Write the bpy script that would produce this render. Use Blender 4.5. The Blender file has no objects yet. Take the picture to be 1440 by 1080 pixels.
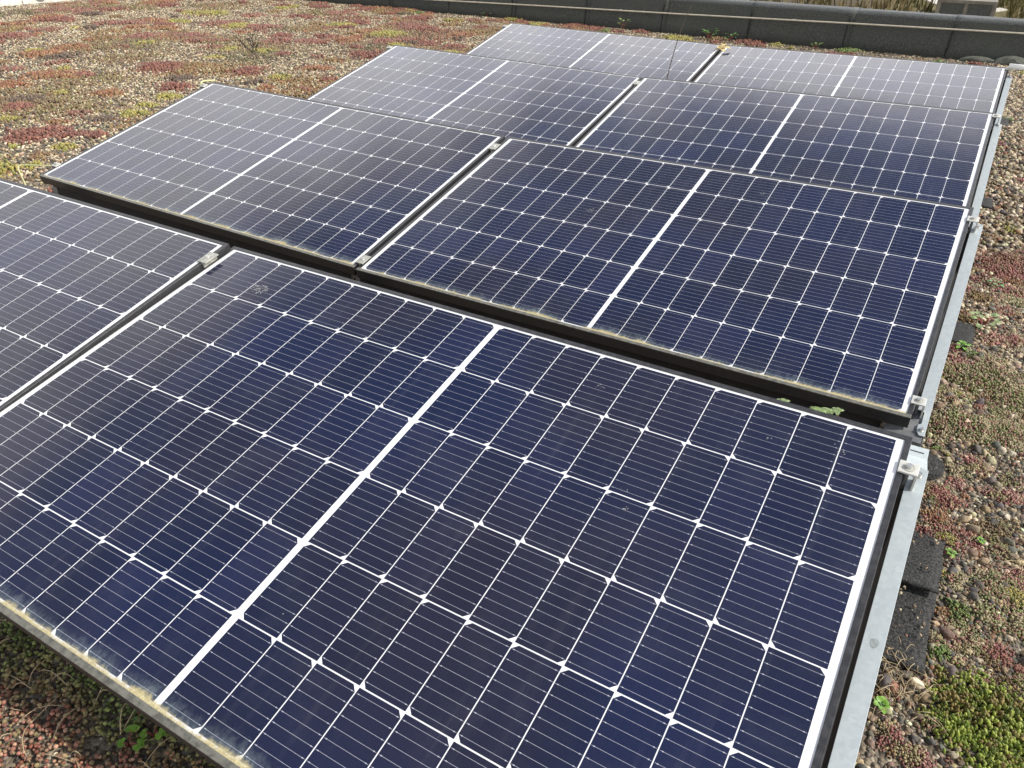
import bpy, bmesh, math, random
import numpy as np
from mathutils import Vector, Matrix

random.seed(7)
rng = np.random.default_rng(11)
R = math.radians
scene = bpy.context.scene
COL = scene.collection

# ------------------------------------------------------------------ camera
cd = bpy.data.cameras.new('camera')
cam = bpy.data.objects.new('camera', cd)
COL.objects.link(cam)
CAMP = (-0.06646, -0.34333, 1.03899)
CAME = (1.016675, -0.015702, 0.531037)
cam.location = CAMP
cam.rotation_euler = CAME
cd.sensor_width = 36.0
cd.lens = 1088.0 / 1440.0 * 36.0
cd.clip_start = 0.02
cd.clip_end = 1500
scene.camera = cam

# ------------------------------------------------------------------ sun, sky, exposure
SUN_EL, SUN_AZ = R(43), R(78)          # azimuth measured from +Y towards +X
sl = bpy.data.lights.new('sun', 'SUN')
sl.energy = 3.8
sl.angle = R(0.6)
sl.color = (1.0, 0.95, 0.87)
sun = bpy.data.objects.new('sun', sl)
COL.objects.link(sun)
sd = Vector((math.sin(SUN_AZ) * math.cos(SUN_EL), math.cos(SUN_AZ) * math.cos(SUN_EL), math.sin(SUN_EL)))
sun.rotation_euler = sd.to_track_quat('Z', 'Y').to_euler()
sun.location = sd * 30

w = bpy.data.worlds.new('World')
scene.world = w
w.use_nodes = True
nt = w.node_tree
nt.nodes.clear()
wo = nt.nodes.new('ShaderNodeOutputWorld')
bg = nt.nodes.new('ShaderNodeBackground')
bg.inputs['Strength'].default_value = 0.11
sky = nt.nodes.new('ShaderNodeTexSky')
sky.sky_type = 'NISHITA'
sky.sun_disc = False
sky.sun_elevation = SUN_EL
sky.sun_rotation = SUN_AZ
sky.dust_density = 1.6
# procedural clouds on the sky dome
tc = nt.nodes.new('ShaderNodeTexCoord')
sep = nt.nodes.new('ShaderNodeSeparateXYZ')
nt.links.new(tc.outputs['Generated'], sep.inputs[0])
zz = nt.nodes.new('ShaderNodeMath'); zz.operation = 'MAXIMUM'; zz.inputs[1].default_value = 0.0
nt.links.new(sep.outputs['Z'], zz.inputs[0])
za = nt.nodes.new('ShaderNodeMath'); za.operation = 'ADD'; za.inputs[1].default_value = 0.18
nt.links.new(zz.outputs[0], za.inputs[0])
dx = nt.nodes.new('ShaderNodeMath'); dx.operation = 'DIVIDE'
dy = nt.nodes.new('ShaderNodeMath'); dy.operation = 'DIVIDE'
nt.links.new(sep.outputs['X'], dx.inputs[0]); nt.links.new(za.outputs[0], dx.inputs[1])
nt.links.new(sep.outputs['Y'], dy.inputs[0]); nt.links.new(za.outputs[0], dy.inputs[1])
cb = nt.nodes.new('ShaderNodeCombineXYZ')
nt.links.new(dx.outputs[0], cb.inputs[0]); nt.links.new(dy.outputs[0], cb.inputs[1])
cn = nt.nodes.new('ShaderNodeTexNoise')
cn.inputs['Scale'].default_value = 1.9
cn.inputs['Detail'].default_value = 5.0
cn.inputs['Roughness'].default_value = 0.55
cb.inputs[2].default_value = 16.1
nt.links.new(cb.outputs[0], cn.inputs['Vector'])
# more cloud low on the dome than overhead
zf = nt.nodes.new('ShaderNodeMapRange')
zf.inputs['From Min'].default_value = 0.53; zf.inputs['From Max'].default_value = 0.64
zf.inputs['To Min'].default_value = 0.27; zf.inputs['To Max'].default_value = -0.03
nt.links.new(sep.outputs['Z'], zf.inputs['Value'])
ca = nt.nodes.new('ShaderNodeMath'); ca.operation = 'ADD'
nt.links.new(cn.outputs['Fac'], ca.inputs[0]); nt.links.new(zf.outputs[0], ca.inputs[1])
cr = nt.nodes.new('ShaderNodeMapRange'); cr.interpolation_type = 'SMOOTHSTEP'
cr.inputs['From Min'].default_value = 0.44; cr.inputs['From Max'].default_value = 0.72
nt.links.new(ca.outputs[0], cr.inputs['Value'])
cm = nt.nodes.new('ShaderNodeMix'); cm.data_type = 'RGBA'
cz = nt.nodes.new('ShaderNodeMapRange')                # thick bright banks low down, thin veils higher up
cz.inputs['From Min'].default_value = 0.555; cz.inputs['From Max'].default_value = 0.68
cz.inputs['To Min'].default_value = 1.0; cz.inputs['To Max'].default_value = 0.185
nt.links.new(sep.outputs['Z'], cz.inputs['Value'])
cc_ = nt.nodes.new('ShaderNodeVectorMath'); cc_.operation = 'SCALE'; cc_.inputs[0].default_value = (25.0, 24.7, 25.0)
cy_ = nt.nodes.new('ShaderNodeMapRange')               # the bank straight ahead is the brightest
cy_.inputs['From Min'].default_value = 0.2; cy_.inputs['From Max'].default_value = 0.78
cy_.inputs['To Min'].default_value = 0.45; cy_.inputs['To Max'].default_value = 1.0
nt.links.new(sep.outputs['Y'], cy_.inputs['Value'])
cq = nt.nodes.new('ShaderNodeMath'); cq.operation = 'MULTIPLY'
nt.links.new(cz.outputs[0], cq.inputs[0]); nt.links.new(cy_.outputs[0], cq.inputs[1])
nt.links.new(cq.outputs[0], cc_.inputs['Scale'])
nt.links.new(cc_.outputs[0], cm.inputs['B'])
nt.links.new(cr.outputs[0], cm.inputs['Factor'])
nt.links.new(sky.outputs[0], cm.inputs['A'])
nt.links.new(cm.outputs['Result'], bg.inputs['Color'])
nt.links.new(bg.outputs[0], wo.inputs[0])

scene.view_settings.view_transform = 'Standard'
scene.view_settings.look = 'None'
scene.view_settings.exposure = 0.28
scene.view_settings.gamma = 1.0
scene.view_settings.use_curve_mapping = False

# ------------------------------------------------------------------ helpers
def tag(o, label=None, cat=None, group=None, kind=None):
    if label: o['label'] = label
    if cat: o['category'] = cat
    if group: o['group'] = group
    if kind: o['kind'] = kind
    return o

def empty(name, loc=(0, 0, 0), mat=None):
    o = bpy.data.objects.new(name, None)
    COL.objects.link(o)
    o.empty_display_size = 0.1
    if mat is not None: o.matrix_world = mat
    else: o.location = loc
    return o

def link(name, me, parent=None, loc=None):
    o = bpy.data.objects.new(name, me)
    COL.objects.link(o)
    if parent is not None: o.parent = parent
    if loc is not None: o.location = loc
    return o

def copy_tree(o, parent=None):
    c = o.copy(); COL.objects.link(c)
    if parent is not None:
        c.parent = parent
    for ch in o.children: copy_tree(ch, c)
    return c

class MB:
    """collects plain geometry for one mesh"""
    def __init__(s): s.v = []; s.f = []; s.m = []
    def poly(s, pts, m=0):
        b = len(s.v); s.v += [tuple(p) for p in pts]; s.f.append(list(range(b, b + len(pts)))); s.m.append(m)
    def hexa(s, p, m=0):
        b = len(s.v); s.v += [tuple(q) for q in p]
        for f in ((3, 2, 1, 0), (4, 5, 6, 7), (0, 1, 5, 4), (1, 2, 6, 5), (2, 3, 7, 6), (3, 0, 4, 7)):
            s.f.append([b + i for i in f]); s.m.append(m)
    def box(s, x0, x1, y0, y1, z0, z1, m=0):
        s.hexa([(x0, y0, z0), (x1, y0, z0), (x1, y1, z0), (x0, y1, z0), (x0, y0, z1), (x1, y0, z1), (x1, y1, z1), (x0, y1, z1)], m)
    def prism(s, pts, z0, z1, m=0):
        n = len(pts); b = len(s.v)
        s.v += [(p[0], p[1], z0) for p in pts] + [(p[0], p[1], z1) for p in pts]
        s.f.append([b + i for i in range(n)][::-1]); s.m.append(m)
        s.f.append([b + n + i for i in range(n)]); s.m.append(m)
        for i in range(n):
            j = (i + 1) % n
            s.f.append([b + i, b + j, b + n + j, b + n + i]); s.m.append(m)
    def cyl(s, c, r0, r1, z0, z1, n=16, m=0):
        b = len(s.v)
        for zv, r in ((z0, r0), (z1, r1)):
            for i in range(n):
                a = 2 * math.pi * i / n
                s.v.append((c[0] + r * math.cos(a), c[1] + r * math.sin(a), zv))
        s.f.append([b + i for i in range(n)][::-1]); s.m.append(m)
        s.f.append([b + n + i for i in range(n)]); s.m.append(m)
        for i in range(n):
            j = (i + 1) % n
            s.f.append([b + i, b + j, b + n + j, b + n + i]); s.m.append(m)
    def tube(s, pts, r, n=8, m=0):
        pts = [Vector(p) for p in pts]
        rr = r if isinstance(r, (list, tuple)) else [r] * len(pts)
        b = len(s.v); K = len(pts)
        up = Vector((0.13, 0.21, 1)).normalized()
        for i, p in enumerate(pts):
            t = (pts[min(i + 1, K - 1)] - pts[max(i - 1, 0)]).normalized()
            a = t.cross(up)
            if a.length < 1e-3: a = t.cross(Vector((1, 0, 0)))
            a.normalize(); bb = t.cross(a)
            for k in range(n):
                an = 2 * math.pi * k / n
                q = p + (a * math.cos(an) + bb * math.sin(an)) * rr[i]
                s.v.append(tuple(q))
        for i in range(K - 1):
            for k in range(n):
                l = (k + 1) % n
                s.f.append([b + i * n + k, b + i * n + l, b + (i + 1) * n + l, b + (i + 1) * n + k]); s.m.append(m)
        s.f.append([b + k for k in range(n)][::-1]); s.m.append(m)
        s.f.append([b + (K - 1) * n + k for k in range(n)]); s.m.append(m)
    def build(s, name, mats, parent=None, smooth=False, bevel=0.0, fix=True):
        me = bpy.data.meshes.new(name)
        me.from_pydata(s.v, [], s.f)
        if not isinstance(mats, (list, tuple)): mats = [mats]
        for mt in mats: me.materials.append(mt)
        me.polygons.foreach_set('material_index', s.m)
        if fix or bevel:
            bm = bmesh.new(); bm.from_mesh(me)
            if bevel:
                ed = [e for e in bm.edges if len(e.link_faces) == 2 and e.calc_face_angle(0) > R(40)]
                bmesh.ops.bevel(bm, geom=ed, offset=bevel, segments=2, affect='EDGES', profile=0.5)
            bmesh.ops.recalc_face_normals(bm, faces=bm.faces)
            bm.to_mesh(me); bm.free()
        if smooth: me.shade_smooth()
        me.update()
        return link(name, me, parent)

# ---- value noise for placing things
def vnoise(x, y, seed=0):
    x = np.asarray(x, float); y = np.asarray(y, float)
    xi = np.floor(x).astype(np.int64); yi = np.floor(y).astype(np.int64)
    xf = x - xi; yf = y - yi
    xf = xf * xf * (3 - 2 * xf); yf = yf * yf * (3 - 2 * yf)
    def h(a, b):
        n = (a * 374761393 + b * 668265263 + seed * 974634777) & 0xffffffff
        n = ((n ^ (n >> 13)) * 1274126177) & 0xffffffff
        n = n ^ (n >> 16)
        return (n & 0xffff) / 65535.0
    return (h(xi, yi) * (1 - xf) + h(xi + 1, yi) * xf) * (1 - yf) + (h(xi, yi + 1) * (1 - xf) + h(xi + 1, yi + 1) * xf) * yf
def fbm(x, y, seed=0, o=4):
    t = 0; a = .5; n = 0
    for i in range(o):
        t = t + a * vnoise(x * 2 ** i, y * 2 ** i, seed + i); n += a; a *= .5
    return t / n

G = -0.20
def gz(x, y):
    return G + 0.018 * (fbm(np.asarray(x) * 1.7, np.asarray(y) * 1.7, 5) - .5) + 0.010 * (vnoise(np.asarray(x) * 9, np.asarray(y) * 9, 9) - .5)

# camera projection used only to thin out what is far outside the view
_cm = np.array(Matrix.LocRotScale(Vector(CAMP), __import__('mathutils').Euler(CAME), None).to_3x3())
def inview(P, m=420):
    d = (P - np.array(CAMP)) @ _cm
    zc = np.minimum(d[:, 2], -1e-3)
    px = 720 + 1088 * d[:, 0] / -zc; py = 540 - 1088 * d[:, 1] / -zc
    return (d[:, 2] < -.05) & (px > -m) & (px < 1440 + m) & (py > -m) & (py < 1080 + m)

def ico(sub):
    bm = bmesh.new(); bmesh.ops.create_icosphere(bm, subdivisions=sub, radius=1.0)
    bm.verts.ensure_lookup_table()
    v = np.array([q.co[:] for q in bm.verts]); f = np.array([[q.index for q in t.verts] for t in bm.faces]); bm.free()
    return v, f
ICO1, ICO2 = ico(1), ico(2)

def scatter(name, pos, scl, col, mat, tmpl, euler=None, parent=None, smooth=True, jitter=0.0, flatrot=False):
    """one mesh of many small lumps: pos (N,3), scl (N,3), col (N,3)"""
    v, f = tmpl; N = len(pos); nv = len(v)
    a = rng.uniform(0, 2 * np.pi, N); b = rng.normal(0, .35, N); c = rng.normal(0, .35, N)
    if euler is not None: b, c = euler
    ca, sa, cb_, sb, cc, sc = np.cos(a), np.sin(a), np.cos(b), np.sin(b), np.cos(c), np.sin(c)
    M = np.zeros((N, 3, 3))
    # Rx(b) Ry(c) Rz(a)
    Rz = np.zeros((N, 3, 3)); Rz[:, 0, 0] = ca; Rz[:, 0, 1] = -sa; Rz[:, 1, 0] = sa; Rz[:, 1, 1] = ca; Rz[:, 2, 2] = 1
    Rx = np.zeros((N, 3, 3)); Rx[:, 0, 0] = 1; Rx[:, 1, 1] = cb_; Rx[:, 1, 2] = -sb; Rx[:, 2, 1] = sb; Rx[:, 2, 2] = cb_
    Ry = np.zeros((N, 3, 3)); Ry[:, 1, 1] = 1; Ry[:, 0, 0] = cc; Ry[:, 0, 2] = sc; Ry[:, 2, 0] = -sc; Ry[:, 2, 2] = cc
    M = Rx @ Ry @ Rz
    vv = np.repeat(v[None], N, 0)
    if jitter: vv = vv * (1 + rng.normal(0, jitter, (N, nv, 1)))
    vv = vv * scl[:, None, :]
    vv = np.einsum('nij,nkj->nki', M, vv) + pos[:, None, :]
    V = vv.reshape(-1, 3).astype(np.float32)
    F = (f[None] + (np.arange(N) * nv)[:, None, None]).reshape(-1, 3).astype(np.int32)
    me = bpy.data.meshes.new(name)
    me.vertices.add(len(V)); me.vertices.foreach_set('co', V.ravel())
    me.loops.add(F.size); me.loops.foreach_set('vertex_index', F.ravel())
    me.polygons.add(len(F)); me.polygons.foreach_set('loop_start', (np.arange(len(F)) * 3).astype(np.int32))
    ca_ = me.color_attributes.new('Col', 'FLOAT_COLOR', 'POINT')
    cc4 = np.ones((N, nv, 4), np.float32); cc4[:, :, :3] = np.clip(col, 0, 1)[:, None, :]
    ca_.data.foreach_set('color', cc4.ravel())
    me.materials.append(mat)
    me.update(calc_edges=True)
    if smooth: me.shade_smooth()
    return link(name, me, parent)

# ------------------------------------------------------------------ materials
def newmat(name):
    m = bpy.data.materials.new(name); m.use_nodes = True
    n = m.node_tree.nodes; l = m.node_tree.links
    return m, n, l, n['Principled BSDF']
def ND(n, t, **k):
    q = n.new('ShaderNode' + t)
    for a, b in k.items():
        if a in ('operation', 'data_type', 'blend_type', 'interpolation_type', 'feature', 'attribute_name', 'noise_dimensions'): setattr(q, a, b)
        else: q.inputs[a].default_value = b
    return q
def mth(n, l, op, a, b=None, clamp=False):
    q = n.new('ShaderNodeMath'); q.operation = op; q.use_clamp = clamp
    for i, s in enumerate((a, b)):
        if s is None: continue
        if isinstance(s, (int, float)): q.inputs[i].default_value = s
        else: l.new(s, q.inputs[i])
    return q.outputs[0]
def mixc(n, l, f, a, b):
    q = n.new('ShaderNodeMix'); q.data_type = 'RGBA'
    for nm, s in (('Factor', f), ('A', a), ('B', b)):
        if isinstance(s, (int, float)): q.inputs[nm].default_value = s
        elif isinstance(s, tuple): q.inputs[nm].default_value = s if len(s) == 4 else (*s, 1)
        else: l.new(s, q.inputs[nm])
    return q.outputs['Result']
def ramp(n, l, f, lo, hi):
    q = n.new('ShaderNodeMapRange'); q.interpolation_type = 'SMOOTHSTEP'
    q.inputs['From Min'].default_value = lo; q.inputs['From Max'].default_value = hi
    l.new(f, q.inputs['Value']); return q.outputs[0]

def simple(name, col, rough=.5, metal=0.0, var=.15, scale=40, bump=0.0, spec=.5, col2=None, dist=.002):
    m, n, l, b = newmat(name)
    tcn = n.new('ShaderNodeTexCoord')
    no = ND(n, 'TexNoise', Scale=scale, Detail=5.0, Roughness=.6); l.new(tcn.outputs['Object'], no.inputs['Vector'])
    c2 = col2 or tuple(min(1, c * (1 + var) + var * .03) for c in col); c1 = col if col2 else tuple(c * (1 - var) for c in col)
    l.new(mixc(n, l, ramp(n, l, no.outputs['Fac'], .3, .7), c1, c2), b.inputs['Base Color'])
    b.inputs['Roughness'].default_value = rough; b.inputs['Metallic'].default_value = metal
    b.inputs['Specular IOR Level'].default_value = spec
    if bump:
        bp = ND(n, 'Bump', Strength=bump, Distance=dist); l.new(no.outputs['Fac'], bp.inputs['Height']); l.new(bp.outputs[0], b.inputs['Normal'])
    return m

def attrmat(name, rough=.7, spec=.3, sss=0.0, bump=0.0, scale=300, mott=.25):
    m, n, l, b = newmat(name)
    at = ND(n, 'Attribute', attribute_name='Col')
    tcn = n.new('ShaderNodeTexCoord')
    no = ND(n, 'TexNoise', Scale=scale, Detail=3.0); l.new(tcn.outputs['Object'], no.inputs['Vector'])
    f = ramp(n, l, no.outputs['Fac'], .35, .68)
    mul = n.new('ShaderNodeMix'); mul.data_type = 'RGBA'; mul.blend_type = 'MULTIPLY'; mul.inputs['Factor'].default_value = 1
    l.new(at.outputs['Color'], mul.inputs['A'])
    l.new(mixc(n, l, f, (1 - mott,) * 3, (1 + mott * .5,) * 3), mul.inputs['B'])
    l.new(mul.outputs['Result'], b.inputs['Base Color'])
    b.inputs['Roughness'].default_value = rough; b.inputs['Specular IOR Level'].default_value = spec
    if bump:
        bp = ND(n, 'Bump', Strength=bump, Distance=.002); l.new(no.outputs['Fac'], bp.inputs['Height']); l.new(bp.outputs[0], b.inputs['Normal'])
    return m

M = {}
M['stone'] = attrmat('pebble_stone', .85, .25, bump=.4, scale=160, mott=.35)
M['succulent'] = attrmat('sedum_leaf', .55, .35, mott=.25, scale=120)
M['galv'] = None
def galv():
    m, n, l, b = newmat('galvanised_steel')
    tcn = n.new('ShaderNodeTexCoord')
    v1 = ND(n, 'TexVoronoi', Scale=120.0); l.new(tcn.outputs['Object'], v1.inputs['Vector'])
    n1 = ND(n, 'TexNoise', Scale=9.0, Detail=4.0); l.new(tcn.outputs['Object'], n1.inputs['Vector'])
    n2 = ND(n, 'TexNoise', Scale=55.0, Detail=5.0); l.new(tcn.outputs['Object'], n2.inputs['Vector'])
    a = mixc(n, l, v1.outputs['Color'], (.345, .39, .405), (.415, .46, .47))
    st = ramp(n, l, n2.outputs['Fac'], .60, .78)
    c = mixc(n, l, mth(n, l, 'MULTIPLY', st, .35), a, (.29, .30, .285))
    c = mixc(n, l, mth(n, l, 'MULTIPLY', ramp(n, l, n1.outputs['Fac'], .5, .75), .3), c, (.50, .52, .51))
    l.new(c, b.inputs['Base Color'])
    b.inputs['Metallic'].default_value = .1; b.inputs['Roughness'].default_value = .55
    return m
M['galv'] = galv()
M['alu'] = simple('clamp_aluminium', (.52, .52, .48), .5, .1, .12, 60, .15)
M['alu_dull'] = simple('dull_aluminium', (.34, .34, .30), .55, .1, .25, 80, .2)
M['bolt'] = simple('bolt_steel', (.6, .6, .57), .3, .7, .12, 90)
M['steel_dark'] = simple('weathered_steel', (.20, .205, .21), .55, .4, .25, 25, .15)
M['rubber'] = simple('granulated_rubber', (.014, .015, .016), .95, 0, .7, 210, 1.0, .2, col2=(.085, .085, .08), dist=.006)
M['cable'] = simple('earth_cable_sheath', (.50, .50, .25), .5, 0, .12, 30)
M['dry'] = simple('dry_stem', (.10, .075, .048), .8, 0, .3, 80)
M['dry_pale'] = simple('pale_dry_straw', (.42, .33, .2), .8, 0, .3, 80)
M['darktwig'] = simple('dark_twig', (.045, .033, .025), .8, 0, .3, 80)
M['wire'] = simple('pale_wire', (.50, .46, .36), .5, .0, .12, 20)
M['pvc'] = simple('white_painted_pipe', (.84, .83, .78), .4, 0, .06, 30)
M['leaf'] = simple('herb_leaf', (.10, .20, .055), .5, 0, .35, 45, .2)
M['leaf_pale'] = simple('pale_herb_leaf', (.17, .24, .075), .5, 0, .3, 60, .2)
M['leaf_bright'] = simple('bright_green_leaf', (.15, .30, .03), .45, 0, .25, 50, .2)
M['leaf_dead'] = simple('dead_leaf', (.56, .44, .20), .7, 0, .3, 45, .3)
M['redstem'] = simple('red_stem', (.25, .05, .04), .5, 0, .2, 60)
M['black'] = simple('black_parts_and_gap_shade', (.006, .006, .006), .75, 0, .3, 12)  # plain black parts, and painted shade in the row, rail and lap gaps

def felt(name, base, base2):
    m, n, l, b = newmat(name)
    tcn = n.new('ShaderNodeTexCoord')
    n1 = ND(n, 'TexNoise', Scale=75.0, Detail=4.0, Roughness=.8); l.new(tcn.outputs['Object'], n1.inputs['Vector'])
    n2 = ND(n, 'TexNoise', Scale=2.2, Detail=5.0, Roughness=.6); l.new(tcn.outputs['Object'], n2.inputs['Vector'])
    n3 = ND(n, 'TexNoise', Scale=12.0, Detail=5.0, Roughness=.7); l.new(tcn.outputs['Object'], n3.inputs['Vector'])
    c = mixc(n, l, ramp(n, l, n1.outputs['Fac'], .35, .68), base, base2)
    c = mixc(n, l, mth(n, l, 'MULTIPLY', ramp(n, l, n2.outputs['Fac'], .42, .7), .45), c, (.075, .085, .07))
    c = mixc(n, l, mth(n, l, 'MULTIPLY', ramp(n, l, n3.outputs['Fac'], .58, .75), .35), c, (.15, .15, .135))
    l.new(c, b.inputs['Base Color']); b.inputs['Roughness'].default_value = .85; b.inputs['Specular IOR Level'].default_value = .35
    bp = ND(n, 'Bump', Strength=.6, Distance=.004); l.new(n1.outputs['Fac'], bp.inputs['Height']); l.new(bp.outputs[0], b.inputs['Normal'])
    return m
M['felt'] = felt('bitumen_felt', (.042, .045, .040), (.098, .104, .092))
M['felt_top'] = felt('bitumen_felt_capping', (.07, .075, .075), (.14, .148, .148))

# dirt that collects along the low edge of a panel (yellow algae and dust), in panel coordinates
def dirt(n, l, lo=0.0):
    tcn = n.new('ShaderNodeTexCoord'); oi = n.new('ShaderNodeObjectInfo')
    sp = n.new('ShaderNodeSeparateXYZ'); l.new(tcn.outputs['Object'], sp.inputs[0])
    X, Y = sp.outputs['X'], sp.outputs['Y']
    off = mth(n, l, 'MULTIPLY', oi.outputs['Random'], 40.0)
    cbx = n.new('ShaderNodeCombineXYZ'); l.new(mth(n, l, 'ADD', X, off), cbx.inputs[0]); l.new(mth(n, l, 'MULTIPLY', Y, .6), cbx.inputs[1]); l.new(off, cbx.inputs[2])
    fine = ND(n, 'TexNoise', Scale=130.0, Detail=6.0, Roughness=.72); l.new(cbx.outputs[0], fine.inputs['Vector'])
    wide = ND(n, 'TexNoise', Scale=9.0, Detail=3.0, Roughness=.6); l.new(cbx.outputs[0], wide.inputs['Vector'])
    tiny = ND(n, 'TexNoise', Scale=600.0, Detail=2.0); l.new(cbx.outputs[0], tiny.inputs['Vector'])
    # height of the solid band and of the faint streaks above it
    hb = mth(n, l, 'ADD', mth(n, l, 'MULTIPLY', mth(n, l, 'SUBTRACT', wide.outputs['Fac'], .5), .040), .019)
    hb = mth(n, l, 'ADD', hb, mth(n, l, 'MULTIPLY', mth(n, l, 'SUBTRACT', fine.outputs['Fac'], .5), .016))
    band = mth(n, l, 'MULTIPLY', ramp(n, l, mth(n, l, 'SUBTRACT', hb, Y), -.004, .006), .92)
    hs = mth(n, l, 'ADD', mth(n, l, 'MULTIPLY', fine.outputs['Fac'], .055), .020)
    hs = mth(n, l, 'MULTIPLY', hs, mth(n, l, 'ADD', mth(n, l, 'MULTIPLY', wide.outputs['Fac'], 1.4), .3))
    stk = mth(n, l, 'MULTIPLY', ramp(n, l, mth(n, l, 'SUBTRACT', hs, Y), 0.0, .045), .36)
    return X, Y, band, stk, tiny.outputs['Fac'], wide.outputs['Fac'], tcn, off
YEL = (.58, .50, .25)

def glassmat(name, kind):
    m, n, l, b = newmat(name)
    X, Y, band, stk, tiny, wide, tcn, off = dirt(n, l)
    if kind == 'cell':
        geo = n.new('ShaderNodeNewGeometry')
        r = geo.outputs['Random Per Island']
        c = mixc(n, l, r, (.0078, .0125, .037), (.0160, .0205, .058))
        big = ND(n, 'TexNoise', Scale=1.7, Detail=2.0)
        cbx = n.new('ShaderNodeCombineXYZ'); l.new(mth(n, l, 'ADD', X, off), cbx.inputs[0]); l.new(Y, cbx.inputs[1])
        l.new(cbx.outputs[0], big.inputs['Vector'])
        c = mixc(n, l, mth(n, l, 'MULTIPLY', ramp(n, l, big.outputs['Fac'], .35, .65), .7), c, (.020, .0185, .028))
        grain = ND(n, 'TexNoise', Scale=900.0, Detail=2.0); l.new(tcn.outputs['Object'], grain.inputs['Vector'])
        c = mixc(n, l, mth(n, l, 'MULTIPLY', ramp(n, l, grain.outputs['Fac'], .5, .75), .30), c, (.05, .055, .10))
        # faint dust film and specks
        film = ND(n, 'TexNoise', Scale=7.0, Detail=6.0, Roughness=.7); l.new(cbx.outputs[0], film.inputs['Vector'])
        c = mixc(n, l, mth(n, l, 'MULTIPLY', ramp(n, l, film.outputs['Fac'], .45, .8), .03), c, (.45, .45, .42))
        cst = n.new('ShaderNodeCombineXYZ'); l.new(mth(n, l, 'MULTIPLY', mth(n, l, 'ADD', X, off), 38.0), cst.inputs[0]); l.new(mth(n, l, 'MULTIPLY', Y, 1.6), cst.inputs[1])
        run = ND(n, 'TexNoise', Scale=1.0, Detail=5.0, Roughness=.65); l.new(cst.outputs[0], run.inputs['Vector'])
        c = mixc(n, l, mth(n, l, 'MULTIPLY', ramp(n, l, run.outputs['Fac'], .52, .8), .035), c, (.42, .43, .42))
        vor = ND(n, 'TexVoronoi', Scale=42.0); l.new(cbx.outputs[0], vor.inputs['Vector'])
        spk = mth(n, l, 'LESS_THAN', vor.outputs['Distance'], .045)
        sepc = n.new('ShaderNodeSeparateColor'); l.new(vor.outputs['Color'], sepc.inputs[0])
        spk = mth(n, l, 'MULTIPLY', spk, mth(n, l, 'GREATER_THAN', sepc.outputs[0], .94))
        c = mixc(n, l, mth(n, l, 'MULTIPLY', spk, .55), c, (.5, .5, .47))
    elif kind == 'sheet':
        v = ND(n, 'TexNoise', Scale=60.0, Detail=4.0); l.new(tcn.outputs['Object'], v.inputs['Vector'])
        c = mixc(n, l, ramp(n, l, v.outputs['Fac'], .35, .7), (.74, .75, .76), (.80, .80, .80))
    else:
        c = mixc(n, l, .0, (.36, .37, .43), (.5, .5, .5))
    c = mixc(n, l, stk, c, (.26, .32, .33))
    yl = mixc(n, l, ramp(n, l, tiny, .35, .7), (.36, .30, .15), YEL)
    c = mixc(n, l, band, c, yl)
    l.new(c, b.inputs['Base Color'])
    rg = mth(n, l, 'ADD', mth(n, l, 'MULTIPLY', mth(n, l, 'MAXIMUM', band, stk), .75), .11, True)
    l.new(rg, b.inputs['Roughness'])
    b.inputs['IOR'].default_value = 1.42
    b.inputs['Specular IOR Level'].default_value = .5
    if kind == 'bar': b.inputs['Metallic'].default_value = .0
    # very slight waviness of tempered, textured glass
    wv = ND(n, 'TexNoise', Scale=4.0, Detail=2.0); l.new(tcn.outputs['Object'], wv.inputs['Vector'])
    bp = ND(n, 'Bump', Strength=.05, Distance=.01); l.new(wv.outputs['Fac'], bp.inputs['Height']); l.new(bp.outputs[0], b.inputs['Normal'])
    return m
M['cell'] = glassmat('solar_cell_under_glass', 'cell')
M['sheet'] = glassmat('white_backsheet_under_glass', 'sheet')
M['bar'] = glassmat('silver_busbar_under_glass', 'bar')
M['back'] = simple('rear_sheet', (.7, .7, .7), .6)

def framemat():
    m, n, l, b = newmat('black_anodised_frame')
    X, Y, band, stk, tiny, wide, tcn, off = dirt(n, l)
    sp = n.new('ShaderNodeSeparateXYZ'); l.new(tcn.outputs['Object'], sp.inputs[0])
    top = mth(n, l, 'GREATER_THAN', sp.outputs['Z'], -.0022)
    no = ND(n, 'TexNoise', Scale=70.0, Detail=5.0, Roughness=.7); l.new(tcn.outputs['Object'], no.inputs['Vector'])
    c = mixc(n, l, ramp(n, l, no.outputs['Fac'], .35, .7), (.018, .018, .020), (.030, .030, .033))
    # dust on the upward lip, thick on the low edge
    lowz = mth(n, l, 'LESS_THAN', Y, .0125)
    dl = mth(n, l, 'MULTIPLY', mth(n, l, 'MULTIPLY', lowz, top), mth(n, l, 'ADD', mth(n, l, 'MULTIPLY', ramp(n, l, no.outputs['Fac'], .3, .62), .40), .22))
    c = mixc(n, l, dl, c, (.23, .225, .18))
    film = mth(n, l, 'MULTIPLY', top, mth(n, l, 'MULTIPLY', ramp(n, l, no.outputs['Fac'], .4, .75), .06))
    c = mixc(n, l, film, c, (.33, .33, .30))
    l.new(c, b.inputs['Base Color']); b.inputs['Roughness'].default_value = .42
    return m
M['frame'] = framemat()

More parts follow.
